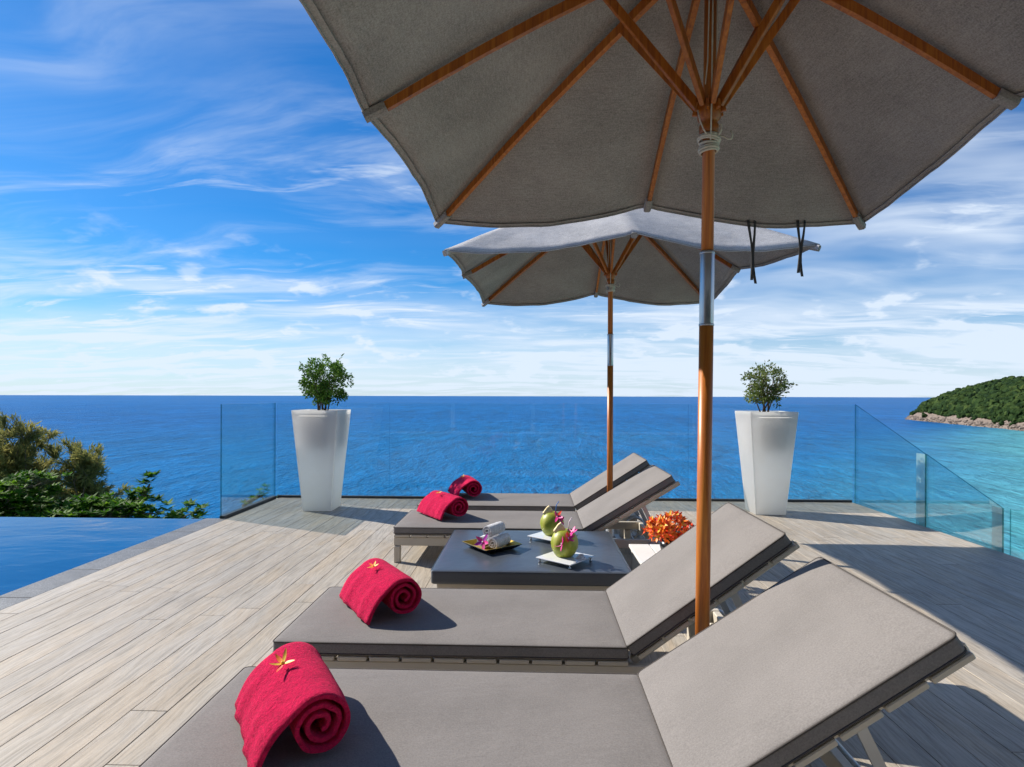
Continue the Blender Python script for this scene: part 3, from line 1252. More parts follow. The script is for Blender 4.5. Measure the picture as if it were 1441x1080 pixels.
def canopy_tips():
    tips = []
    for k in range(8):
        a = R(45 * k)
        if k % 2 == 0:
            r, z = HALF * (1.10, 1, 1, 1, 1.065)[k % 5 if k in (0, 4) else 1] * (.83 if k == 0 else 1), (2.33 if k == 4 else 2.37 if k == 0 else Z_MID)
        else:
            r, z = HALF * math.sqrt(2) * (1.04 if k == 5 else 1.0), (2.235 if k == 5 else Z_CORNER)
        tips.append(Vector((r * math.cos(a), r * math.sin(a), z)))
    return tips


TIPS = canopy_tips()


def canopy_mesh():
    mb = MB()
    NR, NS = 18, 20
    ap = Vector((0, 0, APEX))
    V, F = [], []
    idx = {}
    cols = []
    for k in range(8):
        A, B = TIPS[k], TIPS[(k + 1) % 8]
        for s in range(NS):
            u = s / NS
            cols.append((A, B, u, (.02, .062, .068, .010, .02, .070, .080, .03)[k], (.0, .0, .0, .035, .03, .0, .0, .0)[k]))
    n = len(cols)
    V.append(ap)
    for i in range(1, NR + 1):
        q = i / NR
        for (A, B, u, sg, sl) in cols:
            E = A.lerp(B, u)
            p = ap.lerp(E, q)
            sag = math.sin(PI * u)
            # ribs bow slightly, cloth hangs between them and its free edge is scalloped
            p.z -= sg * sag * q ** 2.4
            p.z += .035 * math.sin(PI * q)
            sc = 1 - sl * sag * q ** 3
            p.x *= sc; p.y *= sc
            an = math.atan2(p.y, p.x)
            p.z += .006 * noise.noise(p * 3.1) * q
            # tension wrinkles running up from the rib tips
            wr = noise.noise(Vector((math.cos(an) * 9, math.sin(an) * 9, q * 1.6))) + .6 * noise.noise(Vector((math.cos(an) * 22, math.sin(an) * 22, q * 2.2)))
            p.z += .007 * wr * q ** 2 * (1 if abs(u) > .001 else .2)
            V.append(p)
    for j in range(n):
        F.append((0, 1 + j, 1 + (j + 1) % n))
    for i in range(NR - 1):
        for j in range(n):
            a = 1 + i * n
            b = a + n
            F.append((a + j, b + j, b + (j + 1) % n, a + (j + 1) % n))
    mb.add(V, F, 0, True)
    return mb, V[1 + (NR - 1) * n:], n


def umbrella(loc, label, lean, straps, rz=0.0):
    root = empty('beach_umbrella', loc)
    root.rotation_euler = (0, lean, rz)
    tag(root, label, 'umbrella', 'square grey umbrellas over the loungers')
    if 'canopy' not in MESH:
        mb, edge, n = canopy_mesh()
        MESH['canopy'] = mb.mesh('canopy', M_CANVAS)
        h = MB()
        pts = [Vector(p) + Vector((0, 0, -.006)) for p in edge]
        pts += pts[:2]
        h.tube(pts, .0042, 6, 0, False)
        MESH['hem'] = h.mesh('hem', M_CANVAS)
        MESH['edge'] = edge
        hb_ = MB()
        e0 = [Vector(p) + Vector((0, 0, -.0035)) for p in edge]
        e1 = [Vector((p.x * .982, p.y * .982, p.z + .0108 - .0028)) for p in e0]
        e2 = [p + Vector((0, 0, .0015)) for p in e1]
        hb_.loft([e0, e1, e2], True, False, False, 0, False)
        MESH['hem_band'] = hb_.mesh('hem_band', M_CANVAS)
        sm = MB()
        cap = MB()
        cap.lathe([(.0, APEX + .075), (.02, APEX + .07), (.03, APEX + .05), (.034, APEX + .015), (.02, APEX + .0)], 16)
        MESH['finial'] = cap.mesh('finial', M_WOOD)
    can = obj('canopy', MESH['canopy'], None, root)
    md = can.modifiers.new('thick', 'SOLIDIFY')
    md.thickness = .003
    md.offset = 0
    obj('hem', MESH['hem'], None, can)
    obj('hem_band', MESH['hem_band'], None, can)
    obj('finial', MESH['finial'], None, root)
    # pole in three lengths
    def pole_low():
        mb = MB()
        mb.lathe([(.026, .03), (.026, 1.521)], 20)
        return mb.mesh('pole', M_WOOD)
    def pole_up():
        mb = MB()
        mb.lathe([(.0225, 1.799), (.0225, 2.96)], 20)
        return mb.mesh('upper_pole', M_WOOD)
    def sleeve():
        mb = MB()
        mb.lathe([(.0255, 1.52), (.0262, 1.524), (.0262, 1.796), (.0250, 1.80)], 24)
        return mb.mesh('steel_sleeve', M_STEEL)
    obj('pole', cached('plow', pole_low), None, root)
    obj('upper_pole', cached('pup', pole_up), None, root)
    sv_ = obj('steel_sleeve', cached('slv', sleeve), None, root)
    def ring_m():
        mb = MB()
        mb.lathe([(.0263, 0), (.0276, .001), (.0276, .007), (.0263, .008)], 24, 0, None, False)
        return mb.mesh('sleeve_ring', M_BRACKET)
    for zr in (1.5215, 1.7885):
        obj('sleeve_ring', cached('slring', ring_m), None, sv_, (0, 0, zr))
    # base
    def basem():
        mb = MB()
        mb.box(-.09, .09, -.09, .09, .004, .03)
        mb.lathe([(.05, .03), (.036, .05), (.034, .30), (.032, .31)], 18)
        return mb.mesh('base', M_BRACKET)
    obj('base', cached('ubase', basem), None, root)
    # ribs, struts, pockets
    ap = Vector((0, 0, APEX - .045))
    hubz = 2.335
    for k in range(8):
        tip = TIPS[k] + Vector((0, 0, -.030))
        d = (tip - ap)
        a0 = ap + d.normalized() * .03
        a1 = ap + d * .957
        bow = Vector((0, 0, .030))
        key = 'rib%d' % (k)
        def ribm():
            mb = MB()
            m0 = a0
            steps = 6
            prev = None
            prof_pts = [a0.lerp(a1, i / steps) + bow * math.sin(PI * (i / steps)) * .9 for i in range(steps + 1)]
            t = d.normalized()
            side = t.cross(Vector((0, 0, 1))).normalized()
            up = side.cross(t)
            rings = []
            for i, p in enumerate(prof_pts):
                wd = .0125 - .002 * i / steps
                hh = .021 - .005 * i / steps
                rings.append([p + side * sx * wd + up * sy * hh for sx, sy in ((-1, -1), (1, -1), (1, 1), (-1, 1))])
            mb.loft(rings, True, True, True, 0, False)
            return mb.mesh('rib', M_WOOD)
        rb = obj('rib', cached(key, ribm), None, root)
        def pock():
            mb = MB()
            p0, p1 = ap + d * .935, ap + d * .999
            mb.bar(p0, p1 + Vector((0, 0, .004)), .040, .040, mi=0, bev=.008)
            return mb.mesh('rib_pocket', M_CANVAS)
        obj('rib_pocket', cached('pock%d' % k, pock), None, rb)
        def strut():
            mb = MB()
            hd = Vector((d.x, d.y, 0)).normalized()
            f = .31 if k % 2 == 0 else .235
            top = ap + d * f + Vector((0, 0, .015))
            b = Vector((0, 0, hubz)) + hd * .040
            sd = hd.cross(Vector((0, 0, 1)))
            mb.bar(b + sd * .0, top, .019, .032, mi=0, bev=.002)
            return mb.mesh('strut', M_WOOD)
        obj('strut', cached('strut%d' % k, strut), None, root)
    def hubm():
        mb = MB()
        mb.lathe([(.026, 2.235), (.034, 2.24), (.036, 2.265), (.031, 2.272), (.031, 2.284), (.042, 2.292), (.042, 2.335), (.034, 2.352), (.026, 2.356)], 24)
        for k in range(8):
            a = R(45 * k + 22.5)
            mb.bar((.032 * math.cos(a), .032 * math.sin(a), 2.325), (.058 * math.cos(a), .058 * math.sin(a), 2.330), .012, .034, bev=.003)
        return mb.mesh('hub', M_WOOD)
    obj('hub', cached('uhub', hubm), None, root)
    def crownm():
        mb = MB()
        mb.lathe([(.0235, 2.90), (.04, 2.905), (.04, 2.965), (.0235, 2.97)], 20)
        return mb.mesh('crown_hub', M_WOOD)
    obj('crown_hub', cached('ucrown', crownm), None, root)
    # cord wrapped under the hub, with a few loose lengths
    rng = random.Random(3)
    def wrap():
        mb = MB()
        for i in range(9):
            z = 2.170 + .0075 * i
            rr = .031 + .004 * math.sin(i * 1.3) + (.004 if i > 3 else 0)
            tilt = rng.uniform(-.22, .22)
            ph = rng.uniform(0, 6)
            pts = []
            for q in range(21):
                a = 2 * PI * q / 20
                pts.append((rr * math.cos(a), rr * math.sin(a), z + tilt * rr * math.cos(a + ph)))
            mb.tube(pts, .0048, 6, 0, False)
        # tail loop on the right
        pts = [(.03, -.02, 2.225), (.046, -.03, 2.215), (.062, -.03, 2.205), (.074, -.03, 2.206), (.078, -.03, 2.222), (.070, -.03, 2.236)]
        mb.tube(pts, .0028, 6)
        pts = [(.024, -.03, 2.215), (.034, -.035, 2.235), (.036, -.03, 2.258), (.028, -.03, 2.26)]
        mb.tube(pts, .004, 6)
        pts = [(-.012, -.034, 2.215), (-.03, -.04, 2.235), (-.045, -.04, 2.27), (-.052, -.035, 2.31)]
        mb.tube(pts, .0026, 6)
        pts = [(-.004, -.038, 2.20), (-.005, -.045, 2.27), (-.006, -.050, 2.36), (-.002, -.036, 2.60), (.0, -.03, 2.9)]
        mb.tube(pts, .0028, 6)
        pts = [(-.028, -.045, 2.40), (-.022, -.05, 2.48), (-.018, -.045, 2.7), (-.012, -.03, 2.9)]
        mb.tube(pts, .0022, 6)
        pts = [(.012, -.045, 2.41), (.014, -.048, 2.5), (.012, -.04, 2.9)]
        mb.tube(pts, .0018, 6)
        return mb.mesh('cord', M_CORD)
    obj('cord', cached('cord', wrap), None, root)
    for sx, sy, zt, ln, sw in straps:
        mb = MB()
        for s, o_ in ((-1, 0), (1, .02)):
            pts = []
            for i in range(9):
                q = i / 8
                pts.append(Vector((sx + s * .011 * (1 - .2 * q) + sw * q + .010 * math.sin(q * 5 + s), sy + .012 * math.sin(q * 4), zt - (ln + o_) * q)))
            rings = []
            for i, p in enumerate(pts):
                a = .6 * math.sin(i * .7 + s) * .7
                dx, dy = .0075 * math.cos(a), .0075 * math.sin(a)
                rings.append([p + Vector((-dx, -dy - .001, 0)), p + Vector((dx, dy - .001, 0)), p + Vector((dx, dy + .001, 0)), p + Vector((-dx, -dy + .001, 0))])
            mb.loft(rings, True, True, True, 0, True)
        mb.build('tie_strap', M_STRAP, root)
    return root


umbrella((0.630, 2.25, 0), 'large grey square umbrella overhead on the nearest wooden pole', R(0.6),
         [(.585, HALF - .03, 2.285, .36, .02), (.86, HALF - .04, 2.265, .30, .0)])
umbrella((0.675, 5.24, 0), 'smaller looking grey umbrella farther back, behind the square table', R(0.0), [])


# ------------------------------------------------------------------ towels
def towel_mesh(seed, Lt):
    rng = random.Random(seed)
    r0, turns = .015, 2.6
    th = .0175
    pts = []
    N = 90
    Rm = .092
    # spiral from the core outward; ends at the crest of the roll
    end_ang = R(138)
    for i in range(N + 1):
        q = i / N
        a = end_ang - 2 * PI * turns * (1 - q)          # clockwise when going outward reversed
        rr = (r0 + (Rm - th / 2 - r0) * q ** .92) * (1 + (.11 * noise.noise(Vector((math.cos(a) * 1.7, math.sin(a) * 1.7, seed + q * 2.2)))) * (1 - q ** 3))
        pts.append(Vector((rr * math.cos(a), rr * math.sin(a) * .96 + Rm * .97)))
    # free flap running down to the cushion on the left
    p = pts[-1]
    foot = Vector((-.172, th / 2 + .001))
    for i in range(1, 13):
        q = i / 12
        c = p.lerp(foot, q)
        c.y += .016 * math.sin(PI * q)
        c.x -= .012 * math.sin(PI * q)
        pts.append(c)
    # ribbon outline
    mb = MB()
    n = len(pts)
    M = 22
    rings = []
    for j in range(M + 1):
        v = j / M
        y = (v - .5) * Lt
        L_, R_ = [], []
        edge = max(0, 1 - min(v, 1 - v) * 14)
        for i in range(n):
            t = (pts[min(i + 1, n - 1)] - pts[max(i - 1, 0)]).normalized()
            nn = Vector((-t.y, t.x))
            q = i / (n - 1)
            c = pts[i]
            wob = .004 * noise.noise(Vector((c.x * 14, y * 9, seed + q * 3)))
            flap = max(0, (i - N) / 12)
            fold = flap * (.010 * math.sin(v * 13 + seed) + .008 * math.sin(v * 29 + seed * 2))
            hh = th / 2 * (1 - .35 * edge)
            yy = y + (q - .5) * .018 * (1 if v > .5 else -.6) + .006 * noise.noise(Vector((q * 9, seed, v * 2)))
            yy += flap * (v - .5) * .02
            base = c + nn * (wob * (1 if i > N * .7 else .35) + fold * (1 - .6 * flap))
            base.y = max(base.y, th / 2)
            L_.append(Vector((base.x + nn.x * hh, yy, base.y + nn.y * hh)))
            R_.append(Vector((base.x - nn.x * hh, yy, base.y - nn.y * hh)))
        rings.append(L_ + R_[::-1])
    mb.loft(rings, True, True, True, 0, True)
    # end caps are long strips; rebuild them as quads
    mb.f = mb.f[:-2]; mb.m = mb.m[:-2]; mb.sm = mb.sm[:-2]
    m2 = 2 * n
    for base_, flip in ((0, True), (M * m2, False)):
        for i in range(n - 1):
            f = (base_ + i, base_ + i + 1, base_ + m2 - 2 - i, base_ + m2 - 1 - i)
            mb.f.append(f[::-1] if flip else f); mb.m.append(0); mb.sm.append(False)
    me = mb.mesh('rolled_towel', M_TOWEL)
    return me


def petal(mb, M, length, width, curl, mi, tip=.6):
    N = 6
    rings = []
    vs, fs = [], []
    for i in range(N + 1):
        q = i / N
        wd = width * math.sin(PI * min(1, q * .86 + .12)) ** .8
        z = curl * q * q
        x = length * q
        for s in (-1, 0, 1):
            vs.append(M @ Vector((x, s * wd / 2, z - (.10 * wd if s == 0 else 0))))
    for i in range(N):
        for s in range(2):
            a = i * 3 + s
            fs.append((a, a + 1, a + 4, a + 3))
    mb.add(vs, fs, mi, True)
    # underside, a hair below, so the petal has body
    nrm = (M.to_3x3() @ Vector((0, 0, 1))).normalized() * .0007
    mb.add([v - nrm for v in vs], [f[::-1] for f in fs], mi, True)


def flower(name, loc, rot, size, mats, npet, seed, label, cat, group, angs=None, tilt=(.25, .6), pw=1.0):
    rng = random.Random(seed)
    mb = MB()
    for k in range(npet):
        a = (2 * PI * k / npet + rng.uniform(-.15, .15)) if angs is None else R(angs[k])
        M = Matrix.Rotation(a, 4, 'Z') @ Matrix.Rotation(-rng.uniform(*tilt), 4, 'Y')
        petal(mb, M, size * rng.uniform(.85, 1.1), size * rng.uniform(.36, .48) * pw, size * rng.uniform(-.15, .25), k % (len(mats) - 1))
    o = mb.build(name, mats, None, loc, rot)
    tag(o, label, cat, group)
    cb = MB()
    cb.lathe([(.0, -.002), (size * .10, 0), (size * .12, size * .08), (size * .05, size * .17), (0, size * .18)], 10)
    cb.build('flower_centre', [mats[-1]], o)
    return o


TOW_ROT = R(32)
tow_specs = [(-.675, 1.765, 1, 'nearest', 'bright red rolled bath towel on the nearest lounger', 'yellow and orange flower lying on the nearest red towel'),
             (-.675, 2.785, 2, 'second', 'bright red rolled bath towel on the lounger before the square table', 'small yellow flower lying on the red towel before the square table'),
             (-.70, 4.90, 3, 'third', 'bright red rolled bath towel on the lounger behind the square table', 'tiny pale flower lying on the red towel behind the square table'),
             (-.62, 5.87, 4, 'fourth', 'dark red rolled bath towel on the farthest lounger', 'tiny flower lying on the red towel of the farthest lounger')]
for i, (x, y, sd, _w, lab, flab) in enumerate(tow_specs):
    me = towel_mesh(sd, .40)
    rz = TOW_ROT + R((0, 2, 4, -14)[i])
    o = obj('rolled_towel', me, None, None, (x, y, .2765), (0, 0, rz))
    tag(o, lab, 'towel', 'red rolled towels on the loungers')
    # flower sits on the shoulder where the flap leaves the roll
    Mt = Matrix.Translation((x, y, .2765)) @ Matrix.Rotation(rz, 4, 'Z')
    p = Mt @ Vector((-.062, .035, .180))
    fl = flower('flower', p, (0, R(-22), rz + .5), .042 if i == 0 else .034, [M_YPET, M_OPET, M_YPET, M_RPET, M_YPET], 5, 20 + i,
                flab, 'flower', 'flowers laid on the red towels', (20, 75, 150, 205, 300), (.05, .5), .62)


# ------------------------------------------------------------------ low square table and what stands on it
def build_table():
    x0, x1, y0, y1 = -.575, .560, 3.35, 4.39
    cx, cy = (x0 + x1) / 2, (y0 + y1) / 2
    t = empty('low_table', (cx, cy, 0))
    tag(t, 'low square table with a dark blue grey padded top', 'table')
    pad = obj('padded_top', cushion_mesh('padded_top', x1 - x0, y1 - y0, .078, M_VINYL, .003, .02), None, t, (0, 0, .192))
    obj('piping', piping_mesh('piping', x1 - x0, y1 - y0, .078, M_VINYL), None, pad)
    fr = bevel_box_mesh('frame', -(x1 - x0) / 2 + .03, (x1 - x0) / 2 - .03, -(y1 - y0) / 2 + .03, (y1 - y0) / 2 - .03, .13, .190, .004, M_FRAME, 1)
    obj('frame', fr, None, t)
    lg = bevel_box_mesh('leg', -.025, .025, -.025, .025, 0, .129, .004, M_FRAME, 1)
    for sx in (-1, 1):
        for sy in (-1, 1):
            obj('leg', lg, None, t, (sx * ((x1 - x0) / 2 - .06), sy * ((y1 - y0) / 2 - .06), 0))


build_table()
TZ = .2745


def square_dish(hs, hb, zt, zb, th):
    """square dish with sloping rim: outer then inner rings"""
    def ring(h, z):
        return [Vector((x, y, z)) for x, y in rrect(h, h, .008, 3)]
    return ring


def build_tray():
    t = empty('towel_tray', (-.262, 3.86, TZ), R(38))
    tag(t, 'square black and gold tray holding white hand towels on the table', 'tray')
    mb = MB()
    ring = square_dish(0, 0, 0, 0, 0)
    mb.loft([ring(.095, 0), ring(.105, .001), ring(.142, .030), ring(.1425, .0335)], True, True, False, 0, False)
    mb.build('tray_body', M_BLACK, t)
    mb = MB()
    mb.loft([ring(.1425, .0335), ring(.138, .0335), ring(.100, .0065)], True, False, True, 0, False)
    mb.build('gold_lining', M_GOLD, t)
    # three rolled hand towels
    def roll():
        mb = MB()
        pts = []
        N = 44
        Rm, th = .041, .010
        for i in range(N + 1):
            q = i / N
            a = R(-80) + 2 * PI * 2.2 * (1 - q)
            rr = .006 + (Rm - th / 2 - .006) * q
            pts.append(Vector((rr * math.cos(a), rr * math.sin(a))))
        rings = []
        n = len(pts)
        for j in range(9):
            y = (j / 8 - .5) * .175
            L_, R_ = [], []
            for i in range(n):
                t_ = (pts[min(i + 1, n - 1)] - pts[max(i - 1, 0)]).normalized()
                nn = Vector((-t_.y, t_.x))
                hh = th / 2 * (.75 if j in (0, 8) else 1)
                wob = .0015 * noise.noise(Vector((pts[i].x * 40, y * 30, 2)))
                b = pts[i] + nn * wob
                L_.append(Vector((b.x + nn.x * hh, y, b.y + nn.y * hh)))
                R_.append(Vector((b.x - nn.x * hh, y, b.y - nn.y * hh)))
            rings.append(L_ + R_[::-1])
        mb.loft(rings, True, False, False, 0, True)
        m2 = 2 * n
        for base_, flip in ((0, True), (8 * m2, False)):
            for i in range(n - 1):
                f = (base_ + i, base_ + i + 1, base_ + m2 - 2 - i, base_ + m2 - 1 - i)
                mb.f.append(f[::-1] if flip else f); mb.m.append(0); mb.sm.append(False)
        return mb.mesh('hand_towel', M_WTOWEL)
    me = roll()
    B = Matrix.Translation((-.262, 3.86, TZ))
    az = R(-28)
    d = Matrix.Rotation(az, 3, 'Z')
    labs = ['left white rolled hand towel in the gold tray', 'right white rolled hand towel in the gold tray', 'white rolled hand towel on top of two others in the gold tray']
    for i, (ox, oz) in enumerate(((-.043, .049), (.043, .049), (.0, .121))):
        off = d @ Vector((ox, 0, oz))
        o = obj('hand_towel', me, None, None, B @ Vector((off.x + .01, off.y + .005, off.z)), (0, 0, az))
        tag(o, labs[i], 'towel', 'white hand towels in the gold tray')
    off = d @ Vector((.0, -.108, .06))
    fl = flower('orchid', B @ Vector((off.x, off.y, off.z)), (R(70), 0, az), .055, [M_PINK, M_PURPLE, M_LIPW], 5, 3,
                'pink orchid leaning on the white hand towels in the tray', 'flower', None, None, (.1, .3))


build_tray()


def coconut(loc, seed, label, tlabel, flabs, tray_rot):
    rng = random.Random(seed)
    # square plate on four metal feet
    t = empty('serving_plate', loc, tray_rot)
    tag(t, tlabel, 'plate', 'square plates under the coconuts')
    hs = .125
    obj('plate', cached('plate', lambda: bevel_box_mesh('plate', -.125, .125, -.125, .125, .0225, .030, .0025, M_PLATE, 2)), None, t)
    def foot():
        mb = MB()
        mb.lathe([(.008, 0), (.008, .005), (.0055, .007), (.0055, .019), (.010, .022)], 12)
        return mb.mesh('foot', M_STEEL)
    for sx in (-1, 1):
        for sy in (-1, 1):
            obj('foot', cached('pfoot', foot), None, t, (sx * .108, sy * .108, 0))
    z0 = loc[2] + .0315
    c = empty('coconut_drink', (loc[0] - .005, loc[1] + .01, z0))
    tag(c, label, 'coconut', 'green coconut drinks on the table')
    mb = MB()
    prof = [(.0, 0), (.046, 0), (.052, .003), (.066, .022), (.0775, .050), (.082, .078), (.078, .105), (.066, .130), (.050, .147), (.034, .156), (.031, .156), (.029, .146), (0, .146)]
    mb.lathe(prof, 28, 0, None, False)
    for i, v in enumerate(mb.v):
        v = Vector(v)
        a = math.atan2(v.y, v.x)
        k = 1 + .035 * math.cos(3 * a + seed) * math.sin(PI * min(1, v.z / .156)) + .02 * noise.noise(v * 18 + Vector((seed, 0, 0)))
        mb.v[i] = (v.x * k, v.y * k, v.z)
    mb.build('husk', M_COCO, c)
    # cut lid of the coconut stood up as a pale wedge
    mb = MB()
    M = Matrix.Translation((-.022, .0, .150)) @ Matrix.Rotation(R(-22), 4, 'Y')
    mb.loft([[M @ Vector(p) for p in ((-.034, -.022, .0), (.030, -.022, 0), (.030, .022, 0), (-.034, .022, 0))],
             [M @ Vector(p) for p in ((-.040, -.022, .014), (.026, -.022, .022), (.026, .022, .022), (-.040, .022, .014))],
             [M @ Vector(p) for p in ((.000, -.014, .040), (.018, -.014, .044), (.018, .014, .044), (.000, .014, .040))]], True, True, True, 0, False)
    mb.build('cut_lid', M_FLESH, c)
    mb = MB()
    mb.tube([(.018, .012, .11), (.030, .016, .20), (.046, .016, .225)], .0032, 8)
    mb.build('straw', M_BLUEP if seed == 2 else M_LIPW, c)
    for k, (dx, dy, dz, rx, ry, lb) in enumerate(flabs):
        flower('orchid', (loc[0] + dx, loc[1] + dy, z0 + dz), (rx, ry, rng.uniform(0, 6)), .046, [M_PINK, M_PINK, M_LIPW] if k else [M_PINK, M_RPET, M_LIPW], 5, seed * 10 + k,
               lb, 'flower', 'pink orchids on the coconuts', None, (.1, .5))
    return c


coconut((.195, 3.56, TZ), 1, 'green coconut drink with pink orchids, nearer of the two', 'square white plate on metal feet under the nearer coconut',
        [(.012, -.062, .120, R(52), 0, 'pink orchid on the front of the nearer coconut'), (-.022, -.070, .090, R(70), R(-12), 'lower pink orchid on the front of the nearer coconut'),
         (.040, -.035, .150, R(30), R(25), 'upper pink orchid beside the cut lid of the nearer coconut')], R(-38))
coconut((.140, 4.10, TZ), 2, 'green coconut drink with a blue straw, farther of the two', 'square white plate on metal feet under the farther coconut',
        [(.028, -.050, .135, R(50), R(15), 'pink orchid on the front of the farther coconut'), (.045, -.055, .105, R(60), R(30), 'lower pink orchid on the side of the farther coconut')], R(-38))


def spoon(loc, rz, label):
    mb = MB()
    pts = [(.0, 0, .004), (.05, 0, .007), (.10, 0, .005)]
    rings = []
    for x, wd, z in ((0, .003, .004), (.04, .0028, .006), (.085, .0026, .006), (.098, .006, .004), (.110, .012, .002), (.125, .014, .001), (.138, .010, .0015), (.145, .003, .003)):
        rings.append([Vector((x, -wd, z)), Vector((x, 0, z - .0012 - (wd * .15))), Vector((x, wd, z)), Vector((x, 0, z + .0010 - (wd * .15)))])
    mb.loft(rings, True, True, True, 0, True)
    o = mb.build('spoon', M_STEEL, None, loc, (0, 0, rz))
    tag(o, label, 'spoon', 'spoons on the coconut plates')


spoon((.25, 3.47, TZ + .034), R(35), 'metal spoon on the plate of the nearer coconut')
spoon((.20, 4.03, TZ + .034), R(35), 'metal spoon on the plate of the farther coconut')
mb = MB()
mb.v = []
rngs = random.Random(4)
ringsn = []
for j in range(5):
    rr = .03 * (1 - j / 6)
    ringsn.append([Vector(((rr + .012 * noise.noise(Vector((k * .9, j * 2.1, 4)))) * math.cos(2 * PI * k / 14), (rr + .012 * noise.noise(Vector((k * .9, j * 2.1, 9)))) * math.sin(2 * PI * k / 14), .006 * j)) for k in range(14)])
mb.loft(ringsn, True, True, True, 0, False)
tag(mb.build('napkin', M_WTOWEL, None, (.285, 3.52, TZ + .0305)), 'crumpled white napkin on the plate of the nearer coconut', 'napkin')


# side table with the orange flowers
def build_side_table():
    x0, y0, y1, zt = .685, 3.60, 4.30, .20
    t = empty('side_table', (x0 + .23, (y0 + y1) / 2, 0))
    tag(t, 'white slatted side table beside the square table', 'table')
    W_ = .148
    me = bevel_box_mesh('plank', -W_ / 2 + .004, W_ / 2 - .004, -.35, .35, zt - .02, zt, .002, M_WHITE, 1)
    for k in range(3):
        obj('plank', me, None, t, (-.23 + W_ * (k + .5), 0, 0))
    cm = bevel_box_mesh('crossbar', -.21, .21, -.02, .02, zt - .05, zt - .022, .003, M_WHITE, 1)
    for s in (-1, 1):
        obj('crossbar', cm, None, t, (-.008, s * .28, 0))
    lm = bevel_box_mesh('leg', -.02, .02, -.02, .02, 0, zt - .052, .003, M_WHITE, 1)
    for sx in (-.19, .17):
        for s in (-1, 1):
            obj('leg', lm, None, t, (sx, s * .28, 0))
    # vase
    v = empty('flower_vase', (.925, 4.06, zt))
    tag(v, 'round dark vase under the orange flower bunch', 'vase')
    mb = MB()
    mb.lathe([(.0, .001), (.045, .001), (.055, .01), (.066, .05), (.062, .085), (.058, .085), (.055, .075), (0, .07)], 24, 0, None, False)
    mb.build('bowl', M_VASE, v)
    rng = random.Random(9)
    b = empty('flower_bunch', (.925, 4.06, zt + .07))
    tag(b, 'bunch of orange orchids on the white side table', 'flowers')
    st = MB()
    blooms = 0
    cen = Vector((0, 0, .085))
    for k in range(150):
        u = rng.uniform(-.35, 1)
        a = rng.uniform(0, 2 * PI)
        s = math.sqrt(1 - u * u)
        n = Vector((s * math.cos(a), s * math.sin(a), u))
        r = .125 * rng.uniform(.70, 1.15)
        p = cen + Vector((n.x * r * 1.15, n.y * r * 1.1, n.z * r * .78))
        if p.z < .0:
            p.z = rng.uniform(0, .02)
        if k < 60:
            st.tube([(0, 0, 0), cen * .4 + n * .03, p], .0018, 4)
        mb = MB()
        q = n.to_track_quat('Z', 'Y').to_matrix().to_4x4()
        size = rng.uniform(.028, .042)
        for j in range(5):
            M = Matrix.Translation(p) @ q @ Matrix.Rotation(2 * PI * j / 5 + rng.uniform(-.3, .3), 4, 'Z') @ Matrix.Rotation(-rng.uniform(.1, .9), 4, 'Y')
            petal(mb, M, size * rng.uniform(.8, 1.25), size * rng.uniform(.3, .45), size * rng.uniform(-.2, .3), rng.choice((0, 0, 0, 1, 1, 2)))
        mb.build('bloom', [M_OPET, M_RPET, M_YPET], b)
    st.build('stems', MATS['shrub_leaf'], b)


build_side_table()


# ------------------------------------------------------------------ planters and plants
def leaf_mesh(name, items, mat):
    """items: (pos, dir, side, length, width, tint) -> folded leaf blades of two quads"""
    V, F, T = [], [], []
    for p, d, s, L_, W_, tn in items:
        n = d.cross(s)
        b = len(V)
        V.extend([p, p + d * L_ * .45 + s * W_ * .5 + n * W_ * .12, p + d * L_, p + d * L_ * .45 - s * W_ * .5 + n * W_ * .12, p + d * L_ * .45])
        F.extend([(b, b + 1, b + 4), (b + 1, b + 2, b + 4), (b, b + 4, b + 3), (b + 4, b + 2, b + 3)])
        T.extend([tn] * 5)
    me = bpy.data.meshes.new(name)
    me.from_pydata([tuple(v) for v in V], [], F)
    at = me.attributes.new('tint', 'FLOAT', 'POINT')
    at.data.foreach_set('value', T)
    me.update()
    me.materials.append(mat)
    return me


def rand_unit(rng):
    u = rng.uniform(-1, 1)
    a = rng.uniform(0, 2 * PI)
    s = math.sqrt(1 - u * u)
    return Vector((s * math.cos(a), s * math.sin(a), u))


def leaf_item(rng, p, out_dir, L_, W_, tint, droop=.0, spread=.8):
    d = (out_dir + rand_unit(rng) * spread + Vector((0, 0, -droop))).normalized()
    s = d.cross(rand_unit(rng))
    if s.length < .05:
        s = d.cross(Vector((1, 0, .3)))
    s.normalize()
    return (p, d, s, L_ * rng.uniform(.7, 1.25), W_ * rng.uniform(.7, 1.2), min(1, max(0, tint + rng.gauss(0, .2))))


